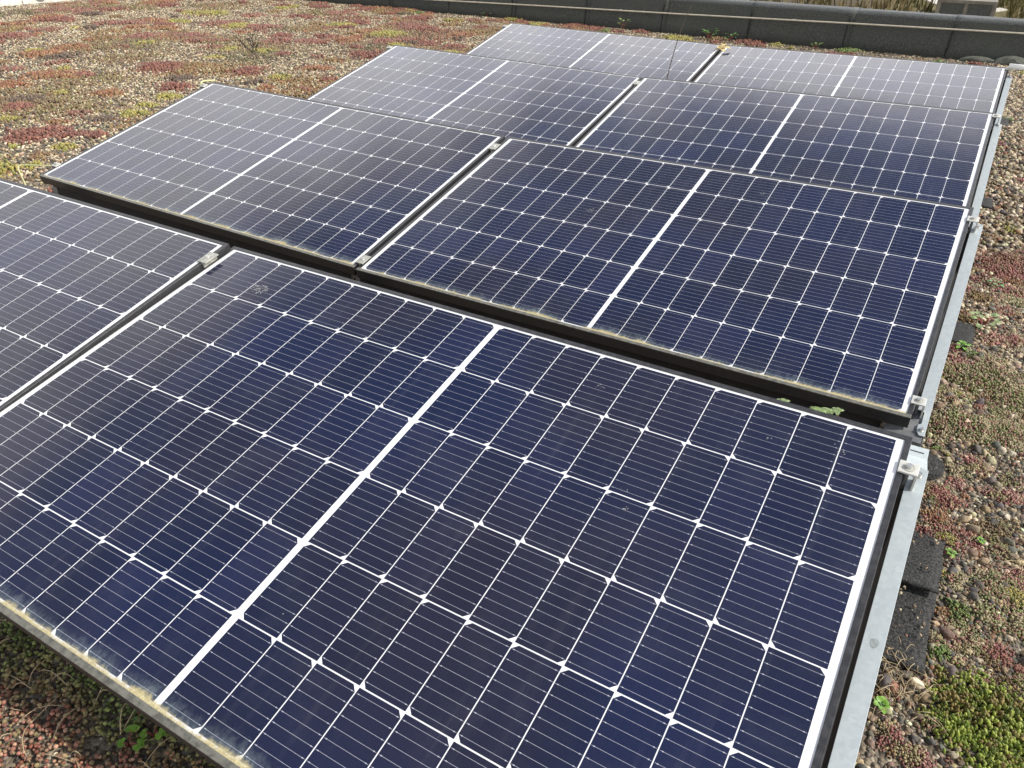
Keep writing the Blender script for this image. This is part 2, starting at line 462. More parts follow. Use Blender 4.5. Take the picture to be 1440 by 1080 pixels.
# ------------------------------------------------------------------ ground of the green roof
def groundmat():
    m, n, l, b = newmat('gravel_substrate')
    tcn = n.new('ShaderNodeTexCoord')
    v1 = ND(n, 'TexVoronoi', Scale=85.0); v1.inputs['Randomness'].default_value = 1
    l.new(tcn.outputs['Object'], v1.inputs['Vector'])
    v2 = ND(n, 'TexVoronoi', Scale=190.0); l.new(tcn.outputs['Object'], v2.inputs['Vector'])
    n1 = ND(n, 'TexNoise', Scale=2.5, Detail=5.0); l.new(tcn.outputs['Object'], n1.inputs['Vector'])
    s1 = n.new('ShaderNodeSeparateColor'); l.new(v1.outputs['Color'], s1.inputs[0])
    s2 = n.new('ShaderNodeSeparateColor'); l.new(v2.outputs['Color'], s2.inputs[0])
    c = mixc(n, l, s1.outputs[0], (.12, .095, .07), (.32, .27, .195))
    c = mixc(n, l, mth(n, l, 'GREATER_THAN', s1.outputs[1], .84), c, (.44, .39, .29))
    c = mixc(n, l, mth(n, l, 'MULTIPLY', mth(n, l, 'GREATER_THAN', s2.outputs[0], .5), .5), c, (.12, .10, .08))
    c = mixc(n, l, mth(n, l, 'MULTIPLY', ramp(n, l, n1.outputs['Fac'], .45, .7), .5), c, (.11, .08, .055))
    l.new(c, b.inputs['Base Color']); b.inputs['Roughness'].default_value = .95; b.inputs['Specular IOR Level'].default_value = .2
    bp = ND(n, 'Bump', Strength=1.0, Distance=.012); bp.invert = True
    l.new(v1.outputs['Distance'], bp.inputs['Height']); l.new(bp.outputs[0], b.inputs['Normal'])
    return m
M['ground'] = groundmat()
XL, XR, YB, YP = -11.55, 4.2, -3.2, 9.03
nx, ny = 260, 210
gx = np.linspace(XL, XR, nx); gy = np.linspace(YB, YP + .02, ny)
GX, GY = np.meshgrid(gx, gy)
V = np.stack([GX, GY, gz(GX, GY)], -1).reshape(-1, 3)
idx = np.arange(nx * ny).reshape(ny, nx)
F = np.stack([idx[:-1, :-1], idx[:-1, 1:], idx[1:, 1:], idx[1:, :-1]], -1).reshape(-1, 4)
me = bpy.data.meshes.new('ground')
me.from_pydata(V.tolist(), [], F.tolist()); me.materials.append(M['ground']); me.shade_smooth()
tag(link('ground', me), 'green roof surface of brown gravel substrate under the panels', 'ground', kind='structure')

# low field far beyond the roof edge
def fieldmat():
    m, n, l, b = newmat('dry_grass_field')
    tcn = n.new('ShaderNodeTexCoord')
    mp = n.new('ShaderNodeMapping'); mp.inputs['Scale'].default_value = (3.2, .35, 1); l.new(tcn.outputs['Object'], mp.inputs[0])
    n1 = ND(n, 'TexNoise', Scale=1.0, Detail=6.0, Roughness=.7); l.new(mp.outputs[0], n1.inputs['Vector'])
    n2 = ND(n, 'TexNoise', Scale=.09, Detail=4.0); l.new(tcn.outputs['Object'], n2.inputs['Vector'])
    c = mixc(n, l, ramp(n, l, n1.outputs['Fac'], .3, .7), (.075, .066, .028), (.16, .13, .058))
    c = mixc(n, l, ramp(n, l, n2.outputs['Fac'], .4, .6), c, (.075, .06, .035))
    l.new(c, b.inputs['Base Color']); b.inputs['Roughness'].default_value = 1; b.inputs['Specular IOR Level'].default_value = .1
    return m
M['field'] = fieldmat()
FZ = -4.0
mb = MB(); mb.poly([(-500, -500, FZ), (500, -500, FZ), (500, 700, FZ), (-500, 700, FZ)])
tag(mb.build('field', M['field'], fix=False), 'olive brown rough grass field far below the roof edge', 'field', kind='structure')

# ------------------------------------------------------------------ parapet at the far side
PT = 0.178                                              # top of the parapet
SEAM = [-13.5, -12.4, -11.4, -10.4, -9.4, -8.45, -7.5, -6.52, -5.55, -4.52, -3.54, -2.53, -1.51, -0.53, .46, 1.45, 2.4, 3.4, 4.6]
par = empty('parapet', (-4, YP, G))
tag(par, 'low roof edge wall clad in dark grey bitumen felt behind the last panels', 'parapet')
mb = MB(); mb.box(SEAM[0] + 4, SEAM[-1] + 4, .035, .25, FZ - G - .2, PT - G - .034)
mb.build('wall_core', M['felt'], par)
def felt_sheet(i):
    """upstand + rounded top + outer face in one sheet, overlapping its neighbour"""
    x0, x1 = SEAM[i] - .012, SEAM[i + 1] + .05
    prof = [(-.005, -.03), (.0, .10), (.006, .24)]
    H_ = PT - G; r = .035
    for k in range(9):
        a = math.pi * k / 8 * .5
        prof.append((.012 + r - r * math.cos(a), H_ - r + r * math.sin(a)))
    prof += [(.14, H_ + .003), (.24, H_ - .004), (.27, H_ - .03), (.275, H_ - .30)]
    NX = 14; vs = []; fs = []
    off = .004 * (i % 2)
    for a in range(NX + 1):
        t = a / NX; x = x0 + (x1 - x0) * t
        for k, (yy, zz_) in enumerate(prof):
            wob = .006 * (vnoise(x * 3, zz_ * 6 + i * 7, 3) - .5) * 2
            lift = .004 if a == NX else 0.0                # the lapped edge stands off a little
            vs.append((x + 4 + .018 * (zz_ / H_ if zz_ < H_ else 1) + .01 * (vnoise(zz_ * 8, i, 2) - .5) * (a in (0, NX)), yy - off - .001 - wob - lift, zz_ + (off if yy > .1 else 0) + lift * (yy > .1)))
    K = len(prof)
    for a in range(NX):
        for k in range(K - 1):
            fs.append([a * K + k, (a + 1) * K + k, (a + 1) * K + k + 1, a * K + k + 1])
    me = bpy.data.meshes.new('felt_sheet'); me.from_pydata(vs, [], fs); me.materials.append(M['felt']); me.materials.append(M['felt_top'])
    for p_ in me.polygons:
        if p_.center.z > H_ - .035: p_.material_index = 1
    me.shade_smooth()
    o = link('felt_sheet', me, par)
    md = o.modifiers.new('thickness', 'SOLIDIFY'); md.thickness = .004; md.offset = 1
for i in range(len(SEAM) - 1): felt_sheet(i)
for i in range(1, len(SEAM) - 1):                       # tar bead along every lap, its black standing in for the gap shadow
    mb = MB(); x = SEAM[i] + 4
    mb.tube([(x + .004 * math.sin(k * 2.1 + i) + .0185 * k / 12, -.011, .02 + k / 12 * (PT - G - .075)) for k in range(13)], [.003 + .003 * vnoise(k * 1.3, i, 5) for k in range(13)], 6)
    mb.build('lap_shadow_bead', M['black'], par, smooth=True)
mb = MB()
for i in range(70):
    cx, cy = 4 + random.uniform(-6.5, 3.5), random.uniform(.05, .20); rr = random.uniform(.004, .011)
    mb.poly([(cx + rr * random.uniform(.6, 1.3) * math.cos(t_), cy + rr * random.uniform(.6, 1.3) * math.sin(t_), PT - G + .016) for t_ in np.linspace(0, 5.4, 7)])
mb.build('bird_dropping', simple('white_dropping', (.75, .74, .7), .8), par, fix=False)['kind'] = 'stuff'

# loose crumpled felt at the foot of the parapet, right end
mb = MB()
def crumple(x0, x1, h, seed, dy):
    NX, NZ = 14, 8
    b = len(mb.v)
    for a in range(NX + 1):
        for k in range(NZ + 1):
            u, vv = a / NX, k / NZ
            env = math.sin(math.pi * min(max(u, 0), 1)) ** .45
            z_ = G + .004 + h * vv * env * (1 + .15 * (vnoise(u * 5, vv * 3, seed) - .5))
            y_ = 8.93 - dy - .05 * math.sin(vv * 2.6) * env + .075 * vv + .035 * (vnoise(u * 4, vv * 4, seed + 3) - .5)
            mb.v.append((x0 + (x1 - x0) * u, y_, z_))
    for a in range(NX):
        for k in range(NZ):
            i0 = b + a * (NZ + 1) + k
            mb.f.append([i0, i0 + NZ + 1, i0 + NZ + 2, i0 + 1]); mb.m.append(0)
crumple(-.40, -.04, .055, 3, .0); crumple(-.10, .22, .085, 8, .02); crumple(.15, .55, .075, 13, .01); crumple(.5, .9, .06, 19, .0)
o = mb.build('felt_offcut', simple('grey_felt_offcut', (.095, .10, .08), .8, 0, .25, 25, .3), None, smooth=True)
md = o.modifiers.new('thickness', 'SOLIDIFY'); md.thickness = .006
tag(o, 'rumpled strip of grey roofing felt lying at the foot of the dark parapet', 'roofing felt')

# pale lightning wire along the parapet face
mb = MB()
pts = [(-11.0, 8.955, -.10), (-9.0, 8.955, -.075), (-6.82, 8.955, -.045), (-5.0, 8.955, -.008), (-3.27, 8.955, .022), (-1.44, 8.955, .060), (.087, 8.955, .087), (2.0, 8.955, .10), (4.2, 8.955, .10)]
mb.tube(pts, .0078, 8)
wr = mb.build('lightning_wire', M['wire'], smooth=True)
tag(wr, 'thin cream coloured wire running along the dark parapet face', 'wire')
for xx in (-10, -8.1, -6.1, -4.05, -2.05, 1.0, 3.0):
    zz_ = float(np.interp(xx, [p_[0] for p_ in pts], [p_[2] for p_ in pts]))
    q = MB(); q.box(xx - .014, xx + .014, 8.966, 9.03, zz_ - .008, zz_ + .008)
    q.build('clip', M['steel_dark'], wr, bevel=.002)

# left roof edge: pale kerb with a dark pipe
kb = empty('roof_kerb', (-11.6, 3, G))
tag(kb, 'broad pale concrete kerb along the far left roof edge', 'kerb')
mb = MB()
for i in range(13):
    y0 = -6.2 + i * .95
    mb.box(-1.05, 0.02, y0, y0 + .94, -1.0, .05)
mb.build('coping_slab', simple('pale_concrete', (.62, .59, .52), .85, 0, .2, 14, .3), kb, bevel=.008)
mb = MB(); mb.box(-1.35, -1.06, -6.2, 6.15, -4, .045); mb.build('brick_edge', simple('red_brick_edge', (.28, .12, .08), .85, 0, .3, 20, .3), kb)
vp = empty('vent_pipe', (-11.62, 6.55, G + .05))
tag(vp, 'short dark vent pipe standing on the pale kerb at far left', 'pipe')
mb = MB(); mb.cyl((0, 0), .045, .045, .0, .42, 14); mb.build('pipe_body', M['steel_dark'], vp, smooth=False)
mb = MB(); mb.cyl((0, 0), .085, .06, .0, .02, 14); mb.build('pipe_collar', M['rubber'], vp)
mb = MB(); mb.cyl((0, 0), .075, .03, .42, .50, 14); mb.build('pipe_cap', M['steel_dark'], vp)

# ------------------------------------------------------------------ things on the far field
vh = empty('vent_housing', (-2.35, 53.6, FZ))
vh.rotation_euler = (0, 0, R(3))
tag(vh, 'pale concrete box with two louvred vents in the field below', 'vent housing')
conc = simple('weathered_concrete', (.19, .17, .135), .9, 0, .25, 2.0, .2)
mb = MB()
mb.box(-1.5, 1.5, .12, 4.2, 0, .95)
mb.box(-1.5, -1.28, 0, .12, 0, .95); mb.box(-.10, .10, 0, .12, 0, .95); mb.box(1.28, 1.5, 0, .12, 0, .95)
mb.box(-1.28, -.10, 0, .12, .78, .95); mb.box(.10, 1.28, 0, .12, .78, .95); mb.box(-1.28, -.10, 0, .12, 0, .18); mb.box(.10, 1.28, 0, .12, 0, .18)
mb.build('concrete_body', conc, vh)
for x0, x1 in ((-1.27, -.11), (.11, 1.27)):
    q = MB(); q.box(x0, x1, .09, .115, .19, .77)
    for k in range(14):
        xx = x0 + .04 + k * (x1 - x0 - .08) / 13
        q.box(xx - .015, xx + .015, .03, .085, .19, .77)
    q.build('louvre', simple('grey_louvre', (.13, .135, .12), .7, .2, .2, 8), vh)
mb = MB(); mb.prism([(-4.0, 60.2), (-.9, 59.0), (-.3, 60.6), (-9.5, 84), (-13, 84)], FZ, FZ + .05)
tag(mb.build('path', simple('pale_gravel_path', (.45, .42, .36), .95, 0, .3, 2.5)), 'pale path leading away behind the concrete vent box', 'path', kind='structure')
mb = MB(); mb.tube([(-1.3, 60.5, FZ + .35), (-2.4, 63, FZ + .35), (-4.6, 68, FZ + .35)], .07, 8)
for p_ in ((-1.3, 60.5), (-2.4, 63), (-4.6, 68)): mb.cyl(p_, .09, .09, FZ, FZ + .35, 8)
tag(mb.build('pipe_rail', M['black']), 'dark low rail beside the pale path in the field', 'rail')
# tall dry grass: nobody could count it
N = 30000
px = np.r_[rng.uniform(-46, 16, N // 2), rng.uniform(-130, 60, N - N // 2)]; py = np.r_[rng.uniform(26, 92, N // 2), rng.uniform(14, 130, N - N // 2)]
hut = (np.abs(px + 2.3) < 2.0) & (py > 46) & (py < 61)
pth = (py > 58) & (np.abs(px - np.interp(py, [58, 84], [-2.2, -11])) < 2.3)
kp = ~(hut | pth) & (fbm(px * .22, py * .22, 44) > .40)
px, py = px[kp], py[kp]; N = len(px)
hh = rng.uniform(.35, 1.15, N) * (.5 + fbm(px * .3, py * .3, 4)); ww = rng.uniform(.03, .10, N)
ang = rng.uniform(0, np.pi, N); lean = rng.normal(0, .22, (N, 2)) * hh[:, None]
V = np.zeros((N, 3, 3)); dxy = np.stack([np.cos(ang) * ww, np.sin(ang) * ww], -1)
V[:, 0, :2] = np.stack([px, py], -1) - dxy; V[:, 1, :2] = np.stack([px, py], -1) + dxy; V[:, 2, :2] = np.stack([px, py], -1) + lean
V[:, :2, 2] = FZ; V[:, 2, 2] = FZ + hh
me = bpy.data.meshes.new('dry_grass'); me.from_pydata(V.reshape(-1, 3).tolist(), [], np.arange(N * 3).reshape(-1, 3).tolist())
ca_ = me.color_attributes.new('Col', 'FLOAT_COLOR', 'POINT')
t = fbm(px * .1, py * .1, 71)[:, None]; t = np.clip((t - .35) / .3 + rng.normal(0, .25, (N, 1)), 0, 1)
cg = (1 - t) * np.array([.095, .09, .03]) + t * np.array([.17, .13, .065]); cg = cg * rng.uniform(.6, 1.25, (N, 1))
c4 = np.ones((N, 3, 4), np.float32); c4[:, :, :3] = cg[:, None]; ca_.data.foreach_set('color', c4.ravel())
me.materials.append(attrmat('dry_grass_blade', .9, .15, mott=.2, scale=2))
tag(link('dry_grass', me), 'tall dry olive grass covering the field below the roof', 'grass', kind='stuff')

# ------------------------------------------------------------------ solar panels
PL, PH, LIP = 1.755, 1.040, .011
def make_panel():
    root = empty('solar_panel')
    # frame: one profile swept round the rectangle with mitred corners
    prof = [(0, -.0006), (.0006, 0), (LIP, 0), (LIP, -.0016), (.002, -.0016), (.002, -.033), (.024, -.033), (.024, -.035), (0, -.035)]
    cs = [(0, 0, 1, 1), (PL, 0, -1, 1), (PL, PH, -1, -1), (0, PH, 1, -1)]
    vs = []; fs = []
    for cx, cy, sx, sy in cs:
        for d, z_ in prof: vs.append((cx + sx * d, cy + sy * d, z_))
    K = len(prof)
    for c in range(4):
        for k in range(K):
            a, b = c * K + k, c * K + (k + 1) % K
            c2 = ((c + 1) % 4) * K
            fs.append([a, b, c2 + (k + 1) % K, c2 + k])
    mb = MB(); mb.v = vs; mb.f = fs; mb.m = [0] * len(fs)
    mb.build('frame', M['frame'], root)
    # laminate: white sheet, chamfered half cells, busbars
    mb = MB()
    zb = -.0022
    mb.box(.003, PL - .003, .003, PH - .003, -.0068, zb, 0)
    cw, ch, gpx, gpy = .0828, .1656, .0019, .0024
    IW = PL - 2 * LIP; mid = .0142
    bx = (IW - 20 * cw - 18 * gpx - mid) / 2
    by = (PH - 2 * LIP - 6 * ch - 5 * gpy) / 2
    cham = .0092
    zc, zl, zp = zb + .00025, zb + .00045, zb + .00055
    for half in (0, 1):
        for j in range(10):
            x0 = LIP + bx + (half * 10 + j) * (cw + gpx) + half * (mid - gpx)
            for i in range(6):                          # 0 = bottom row
                y0 = LIP + by + i * (ch + gpy)
                right = (i % 2 == 1) ^ (half == 1)      # chamfers toward the middle in every other row
                x1, y1 = x0 + cw, y0 + ch
                if right: P = [(x0, y0), (x1 - cham, y0), (x1, y0 + cham), (x1, y1 - cham), (x1 - cham, y1), (x0, y1)]
                else: P = [(x0 + cham, y0), (x1, y0), (x1, y1), (x0 + cham, y1), (x0, y1 - cham), (x0, y0 + cham)]
                mb.poly([(a, b, zc) for a, b in P], 1)
                for k in range(9):
                    yb = y0 + ch * (k + .5) / 9
                    mb.poly([(x0 + .0012, yb - .00027, zl), (x1 - .0012, yb - .00027, zl), (x1 - .0012, yb + .00027, zl), (x0 + .0012, yb + .00027, zl)], 2)
                    for xp in (x0 + .0055, x1 - .0055):
                        mb.poly([(xp - .0013, yb - .0008, zp), (xp + .0013, yb - .0008, zp), (xp + .0013, yb + .0008, zp), (xp - .0013, yb + .0008, zp)], 2)
    mb.build('cell_laminate', [M['sheet'], M['cell'], M['bar']], root, fix=False)
    # junction boxes and leads on the back
    for xx in (.35, PL / 2, PL - .35):
        q = MB(); q.box(xx - .035, xx + .035, PH - .16, PH - .05, -.024, -.0069); q.build('junction_box', M['rubber'], root, bevel=.004)
    return root

POSE = np.array([-0.008527,0.010970,0.008331,0.004490,-0.017000,-0.003240, 0.013103,-0.006296,0.005339,-0.008693,0.001698,0.009152,
 -0.004046,-0.006897,-0.016430,0.014324,0.008196,-0.011453, -0.004278,0.000226,-0.009899,-0.017480,0.004044,0.006240,
 0.004053,-0.002203,0.007640,0.012577,0.002042,0.002736, -0.006690,0.001521,0.004012,-0.009955,0.000920,-0.004634,
 0.008519,0.005235,0.002402,0.011945,0.000306,0.000747, -0.002135,-0.002556,-0.001393,-0.008527,-0.000205,-0.000419]).reshape(4, 2, 6)
TILT, PITCH, GAP = 0.221999, 1.510884, 0.011816
def panel_mat(r, c):
    q = POSE[r, c]; tt = TILT + q[4]
    x = -c * (PL + GAP) - PL
    # pose offsets are measured from the panel's own centre line
    xm = x + PL / 2 + c * (PL + GAP)
    o = Vector((x + q[0], r * PITCH + q[1] + q[5] * xm, q[2] + q[3] * xm))
    X = Vector((1, q[5], q[3])).normalized()
    Y = Vector((0, math.cos(tt), math.sin(tt)))
    Z = X.cross(Y).normalized(); Y = Z.cross(X).normalized()
    m = Matrix((X, Y, Z)).transposed().to_4x4(); m.translation = o
    return m
PLABEL = {
 (0, 0): 'nearest solar panel, whose yellow dirty low edge crosses the bottom of the photo',
 (0, 1): 'solar panel cut off by the left picture edge, beside the nearest panel',
 (1, 0): 'solar panel of the second row from the front, beside the galvanised rail',
 (1, 1): 'second row solar panel with a yellow cable at its left corner',
 (2, 0): 'solar panel of the third row from the front, beside the galvanised rail',
 (2, 1): 'solar panel of the third row from the front, on the open gravel side',
 (3, 0): 'grey shining solar panel of the farthest row, next to the white pipe',
 (3, 1): 'bluish shining solar panel of the farthest row, on the open gravel side'}
proto = make_panel()
PANEL = {}
for r in range(4):
    for c in range(2):
        o = proto if (r, c) == (0, 0) else copy_tree(proto)
        o.matrix_world = panel_mat(r, c)
        tag(o, PLABEL[(r, c)], 'solar panel', 'solar panels in four tilted rows')
        PANEL[(r, c)] = o

# dried splashes on the glass, each a thin patch belonging to its panel
splash = simple('dried_splash', (.22, .225, .225), .8, 0, .4, 300)
def smudge(r, c, x, s, size, n=26):
    """x is measured in the row (0 = right end), s up the slope"""
    mb = MB(); u = x + c * (PL + GAP) + PL
    for k in range(n):
        a, d = random.uniform(0, 6.28), size * random.random() ** .8
        cx, cy = u + d * math.cos(a) * 1.0, s + d * math.sin(a) * .8
        rr = random.uniform(.0007, .0026) * (size / .02) ** .5
        mb.poly([(cx + rr * random.uniform(.6, 1.2) * math.cos(t_), cy + rr * random.uniform(.6, 1.2) * math.sin(t_), -.0015) for t_ in np.linspace(0, 5.5, 7)])
    mb.build('dried_splash', splash, PANEL[(r, c)], fix=False)
for a in ((0, 0, -1.53, .91, .024, 70), (1, 0, -1.166, .621, .020, 26), (1, 0, -.641, .92, .018, 14), (0, 0, -.577, .932, .010, 10), (0, 0, -.402, .662, .010, 9), (0, 0, -.106, .949, .008, 8),
          (2, 0, -.491, 1.011, .012, 8), (0, 0, -.23, .93, .007, 6), (1, 0, -.70, .86, .012, 7), (0, 0, -.42, .70, .008, 6), (1, 1, -2.0, .86, .012, 9)): smudge(*a)

# ------------------------------------------------------------------ clamps
def rowmat(r, c=0):
    return PANEL[(r, c)].matrix_world.copy()
def make_end_clamp():
    t = empty('end_clamp')
    mb = MB()
    prof = [(-.010, .0004), (.019, .0004), (.019, -.044), (.023, -.044), (.023, .0044), (-.010, .0044)]
    for sgn in (1,):
        n = len(prof); b = len(mb.v)
        for y_ in (-.0145, .0145): mb.v += [(p_[0], y_, p_[1]) for p_ in prof]
        mb.f.append([b + i for i in range(n)]); mb.m.append(0); mb.f.append([b + n + i for i in range(n)][::-1]); mb.m.append(0)
        for i in range(n):
            j = (i + 1) % n; mb.f.append([b + i, b + n + i, b + n + j, b + j]); mb.m.append(0)
    mb.build('clamp_plate', M['alu'], t, bevel=.0007)
    mb = MB(); mb.cyl((.0065, 0), .0058, .0052, .0056, .0108, 16); mb.cyl((.0065, 0), .0032, .0030, .0109, .0112, 6)
    mb.build('bolt', M['bolt'], t)
    mb = MB(); mb.cyl((.0065, 0), .0102, .0098, .0045, .0056, 24); mb.build('washer', M['alu_dull'], t)
    mb = MB(); mb.cyl((.0065, 0), .004, .004, -.05, .0002, 12); mb.build('shank', M['steel_dark'], t)
    return t
EC = make_end_clamp()
used = [False]
def end_clamp(r, s, side, label):
    o = EC if not used[0] else copy_tree(EC)
    used[0] = True
    c = 0 if side > 0 else 1
    base = rowmat(r, c)
    loc = Matrix.Translation((PL if side > 0 else 0.0, s, 0))
    if side < 0: loc = loc @ Matrix.Rotation(math.pi, 4, 'Z')
    o.matrix_world = base @ loc
    tag(o, label, 'clamp', 'end clamps on the outer panel edges')
end_clamp(0, .957, 1, 'bolted pale end clamp at the upper right corner of the nearest panel')
end_clamp(1, .962, 1, 'pale end clamp at the upper right corner of the second row panel')
end_clamp(1, .065, 1, 'pale end clamp at the lower right corner of the second row panel')
end_clamp(2, 1.0, 1, 'small pale end clamp at the upper right corner of the third row panel')
end_clamp(3, 1.012, 1, 'end clamp at the upper right corner of the farthest panel, where the white pipe starts')
end_clamp(1, .095, -1, 'pale end clamp holding the yellow cable at the lower left panel corner')
end_clamp(1, .985, -1, 'end clamp with yellow cable tail at the upper left corner of the second row')
end_clamp(2, .985, -1, 'end clamp at the upper left corner of the third row, against the gravel')
end_clamp(3, .955, -1, 'end clamp at the upper left corner of the farthest row, against the gravel')

def make_mid_clamp():
    t = empty('mid_clamp')
    mb = MB(); mb.box(-.0165, .0165, -.024, .024, .0006, .0042); mb.box(-.0042, .0042, -.024, .024, -.03, .0005)
    mb.build('clamp_plate', M['alu_dull'], t, bevel=.0008)
    mb = MB(); mb.cyl((0, 0), .0075, .0075, .0043, .0052, 20); mb.cyl((0, 0), .0048, .0045, .0052, .0085, 12); mb.build('bolt', M['bolt'], t)
    return t
MC = make_mid_clamp(); used2 = [False]
def mid_clamp(r, s, label):
    o = MC if not used2[0] else copy_tree(MC)
    used2[0] = True
    a = rowmat(r, 0) @ Vector((0, s, 0)); b = rowmat(r, 1) @ Vector((PL, s, 0))
    m = rowmat(r, 0); m.translation = (a + b) / 2
    m.translation += m.to_3x3() @ Vector((0, 0, max(0, abs((a - b).dot(m.to_3x3() @ Vector((0, 0, 1)))) / 2)))
    o.matrix_world = m
    tag(o, label, 'clamp', 'mid clamps in the joints between panels')
mid_clamp(0, .955, 'dull aluminium mid clamp in the joint of the nearest row')
mid_clamp(1, .935, 'mid clamp near the top of the second row joint')
mid_clamp(1, .050, 'mid clamp near the dirty low edge of the second row joint')
mid_clamp(2, .945, 'mid clamp near the top of the third row joint')

# ------------------------------------------------------------------ galvanised side rails, one per row
def make_side_rail():
    t = empty('side_rail')
    zt = -.036
    # top flange with the notch and chamfered nose at the low end
    top = [(.0275, -.012), (.0395, -.012), (.0405, 0.0), (.0405, 1.004), (.016, 1.010), (.0095, .995), (.0095, .076), (.0265, .072), (.0265, .030), (.020, .024), (.020, .002)]
    mb = MB(); mb.prism(top, zt - .002, zt)
    mb.box(.0387, .0407, -.010, 1.004, zt - .052, zt - .0022)        # outer web
    mb.build('rail_channel', M['galv'], t, bevel=.0006)
    mb = MB(); mb.box(.0102, .0125, .085, .985, zt - .15, zt - .0023); mb.build('gap_shade_strip', M['black'], t)  # black strip added as painted shade between frame and rail
    # grey seat plate under the low end
    mb = MB(); mb.prism([(-.05, -.030), (.037, -.030), (.037, .105), (-.05, .105)], zt - .009, zt - .006)
    mb.box(-.05, .037, -.033, -.030, zt - .06, zt - .006)
    mb.build('seat_plate', M['steel_dark'], t)
    for s_ in (.006, .985):
        q = MB(); q.cyl((.0305 if s_ < .5 else .0275, s_), .0078, .0074, zt, zt + .0016, 20); q.cyl((.0305 if s_ < .5 else .0275, s_), .0050, .0044, zt + .0016, zt + .0075, 14); q.build('bolt', M['bolt'], t)
    return t
SR = make_side_rail()
stn = MB(); stn.poly([(.026 + .0062 * math.cos(a) * (1 + .15 * math.sin(3 * a)), .615 + .009 * math.sin(a), -.0357) for a in np.linspace(0, 6.0, 18)])
SRL = ['galvanised side rail beside the nearest panel, lowest in the photo', 'galvanised side rail beside the second row from the front',
       'galvanised side rail beside the third row from the front', 'short looking galvanised side rail beside the farthest row']
for r in range(4):
    o = SR if r == 0 else copy_tree(SR)
    m = rowmat(r, 0)
    o.matrix_world = m @ Matrix.Translation((PL, 0, 0))
    if r == 0: stain_root = o
    tag(o, SRL[r], 'rail', 'galvanised rails along the right panel edges')

stn.build('stain', simple('grey_drip_stain', (.25, .275, .275), .6, 0, .15, 200), stain_root, fix=False)

# rear support brackets (folded plate with a slot) at the top of every row, right end
def make_bracket():
    t = empty('support_bracket')
    mb = MB()
    # folded sheet: short tab under the rail, sloping web, level foot with slot
    x0, x1 = -.012, .039
    pr = [(-.05, -.0165), (.002, -.004), (.090, -.037), (.128, -.038)]
    for (ya, za_), (yb, zb_) in zip(pr[:-1], pr[1:]):
        if (yb, zb_) == pr[-1]:
            for (sx0, sx1, sy0, sy1) in ((x0, x1, ya, ya + .016), (x0, x0 + .018, ya + .016, ya + .021), (x1 - .008, x1, ya + .016, ya + .021), (x0, x1, ya + .021, yb)):
                mb.hexa([(sx0, sy0, za_ - .002), (sx1, sy0, za_ - .002), (sx1, sy1, za_ - .002), (sx0, sy1, za_ - .002), (sx0, sy0, za_), (sx1, sy0, za_), (sx1, sy1, za_), (sx0, sy1, za_)])
        else:
            mb.hexa([(x0, ya, za_ - .002), (x1, ya, za_ - .002), (x1, yb, zb_ - .002), (x0, yb, zb_ - .002), (x0, ya, za_), (x1, ya, za_), (x1, yb, zb_), (x0, yb, zb_)])
    mb.build('folded_plate', M['galv'], t)
    mb = MB(); mb.box(-.012, .012, -.03, .004, -.34, -.004); mb.build('upright', M['steel_dark'], t)
    return t
SB = make_bracket()
for r in range(4):
    o = SB if r == 0 else copy_tree(SB)
    o.location = rowmat(r, 0) @ Vector((PL, 1.012, -.040))
    tag(o, ['folded galvanised bracket with a slot behind the nearest panel corner', 'folded bracket under the upper right corner of the second row', 'folded bracket under the upper right corner of the third row', 'folded bracket under the upper right corner of the farthest row'][r], 'bracket', 'brackets behind the row ends')

# base rails on rubber feet under the rows, hidden in the dark for the most part
BL = ['dark base rail under the right panel ends', 'dark base rail under the middle panel joints', 'dark base rail under the left panel ends']
for k, xx in enumerate((.0, -1.767, -3.50)):
    t = empty('base_rail', (xx, 2.8, G))
    mb = MB(); mb.box(-.03, .03, -2.95, 2.95, .035, .085); mb.build('beam', M['black'], t, bevel=.003)  # beam and pads coloured black to deepen the shade beside the frame
    for r in range(4):
        y0 = r * PITCH - 2.8
        q = MB(); q.box(-.020, .020, y0 + .03, y0 + .07, .085, .150); q.build('front_post', M['steel_dark'], t)
        q = MB(); q.box(-.020, .020, y0 + .95, y0 + .99, .085, .355); q.build('rear_post', M['steel_dark'], t)
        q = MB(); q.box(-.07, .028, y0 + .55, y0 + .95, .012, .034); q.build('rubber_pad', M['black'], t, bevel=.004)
    tag(t, BL[k], 'rail', 'base rails under the panel rows')

# black plates added under the low edges to darken the row gaps
PLB = ['black plate added to darken the space under the nearest row', 'black plate added to darken the gap under the second row low edge', 'black plate added to darken the gap under the third row low edge', 'black plate added to darken the gap under the farthest row low edge']
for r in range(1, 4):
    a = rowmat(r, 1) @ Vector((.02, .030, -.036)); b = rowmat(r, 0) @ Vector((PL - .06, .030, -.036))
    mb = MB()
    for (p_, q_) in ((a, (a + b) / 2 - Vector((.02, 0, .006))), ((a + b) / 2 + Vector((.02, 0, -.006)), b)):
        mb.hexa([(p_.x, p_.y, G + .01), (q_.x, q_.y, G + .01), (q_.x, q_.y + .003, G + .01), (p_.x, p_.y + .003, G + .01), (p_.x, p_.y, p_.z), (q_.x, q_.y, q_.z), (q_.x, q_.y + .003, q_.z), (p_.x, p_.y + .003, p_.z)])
    tag(mb.build('gap_shade_plate', M['black'], None), PLB[r], 'plate', 'black plates added to darken the row gaps')

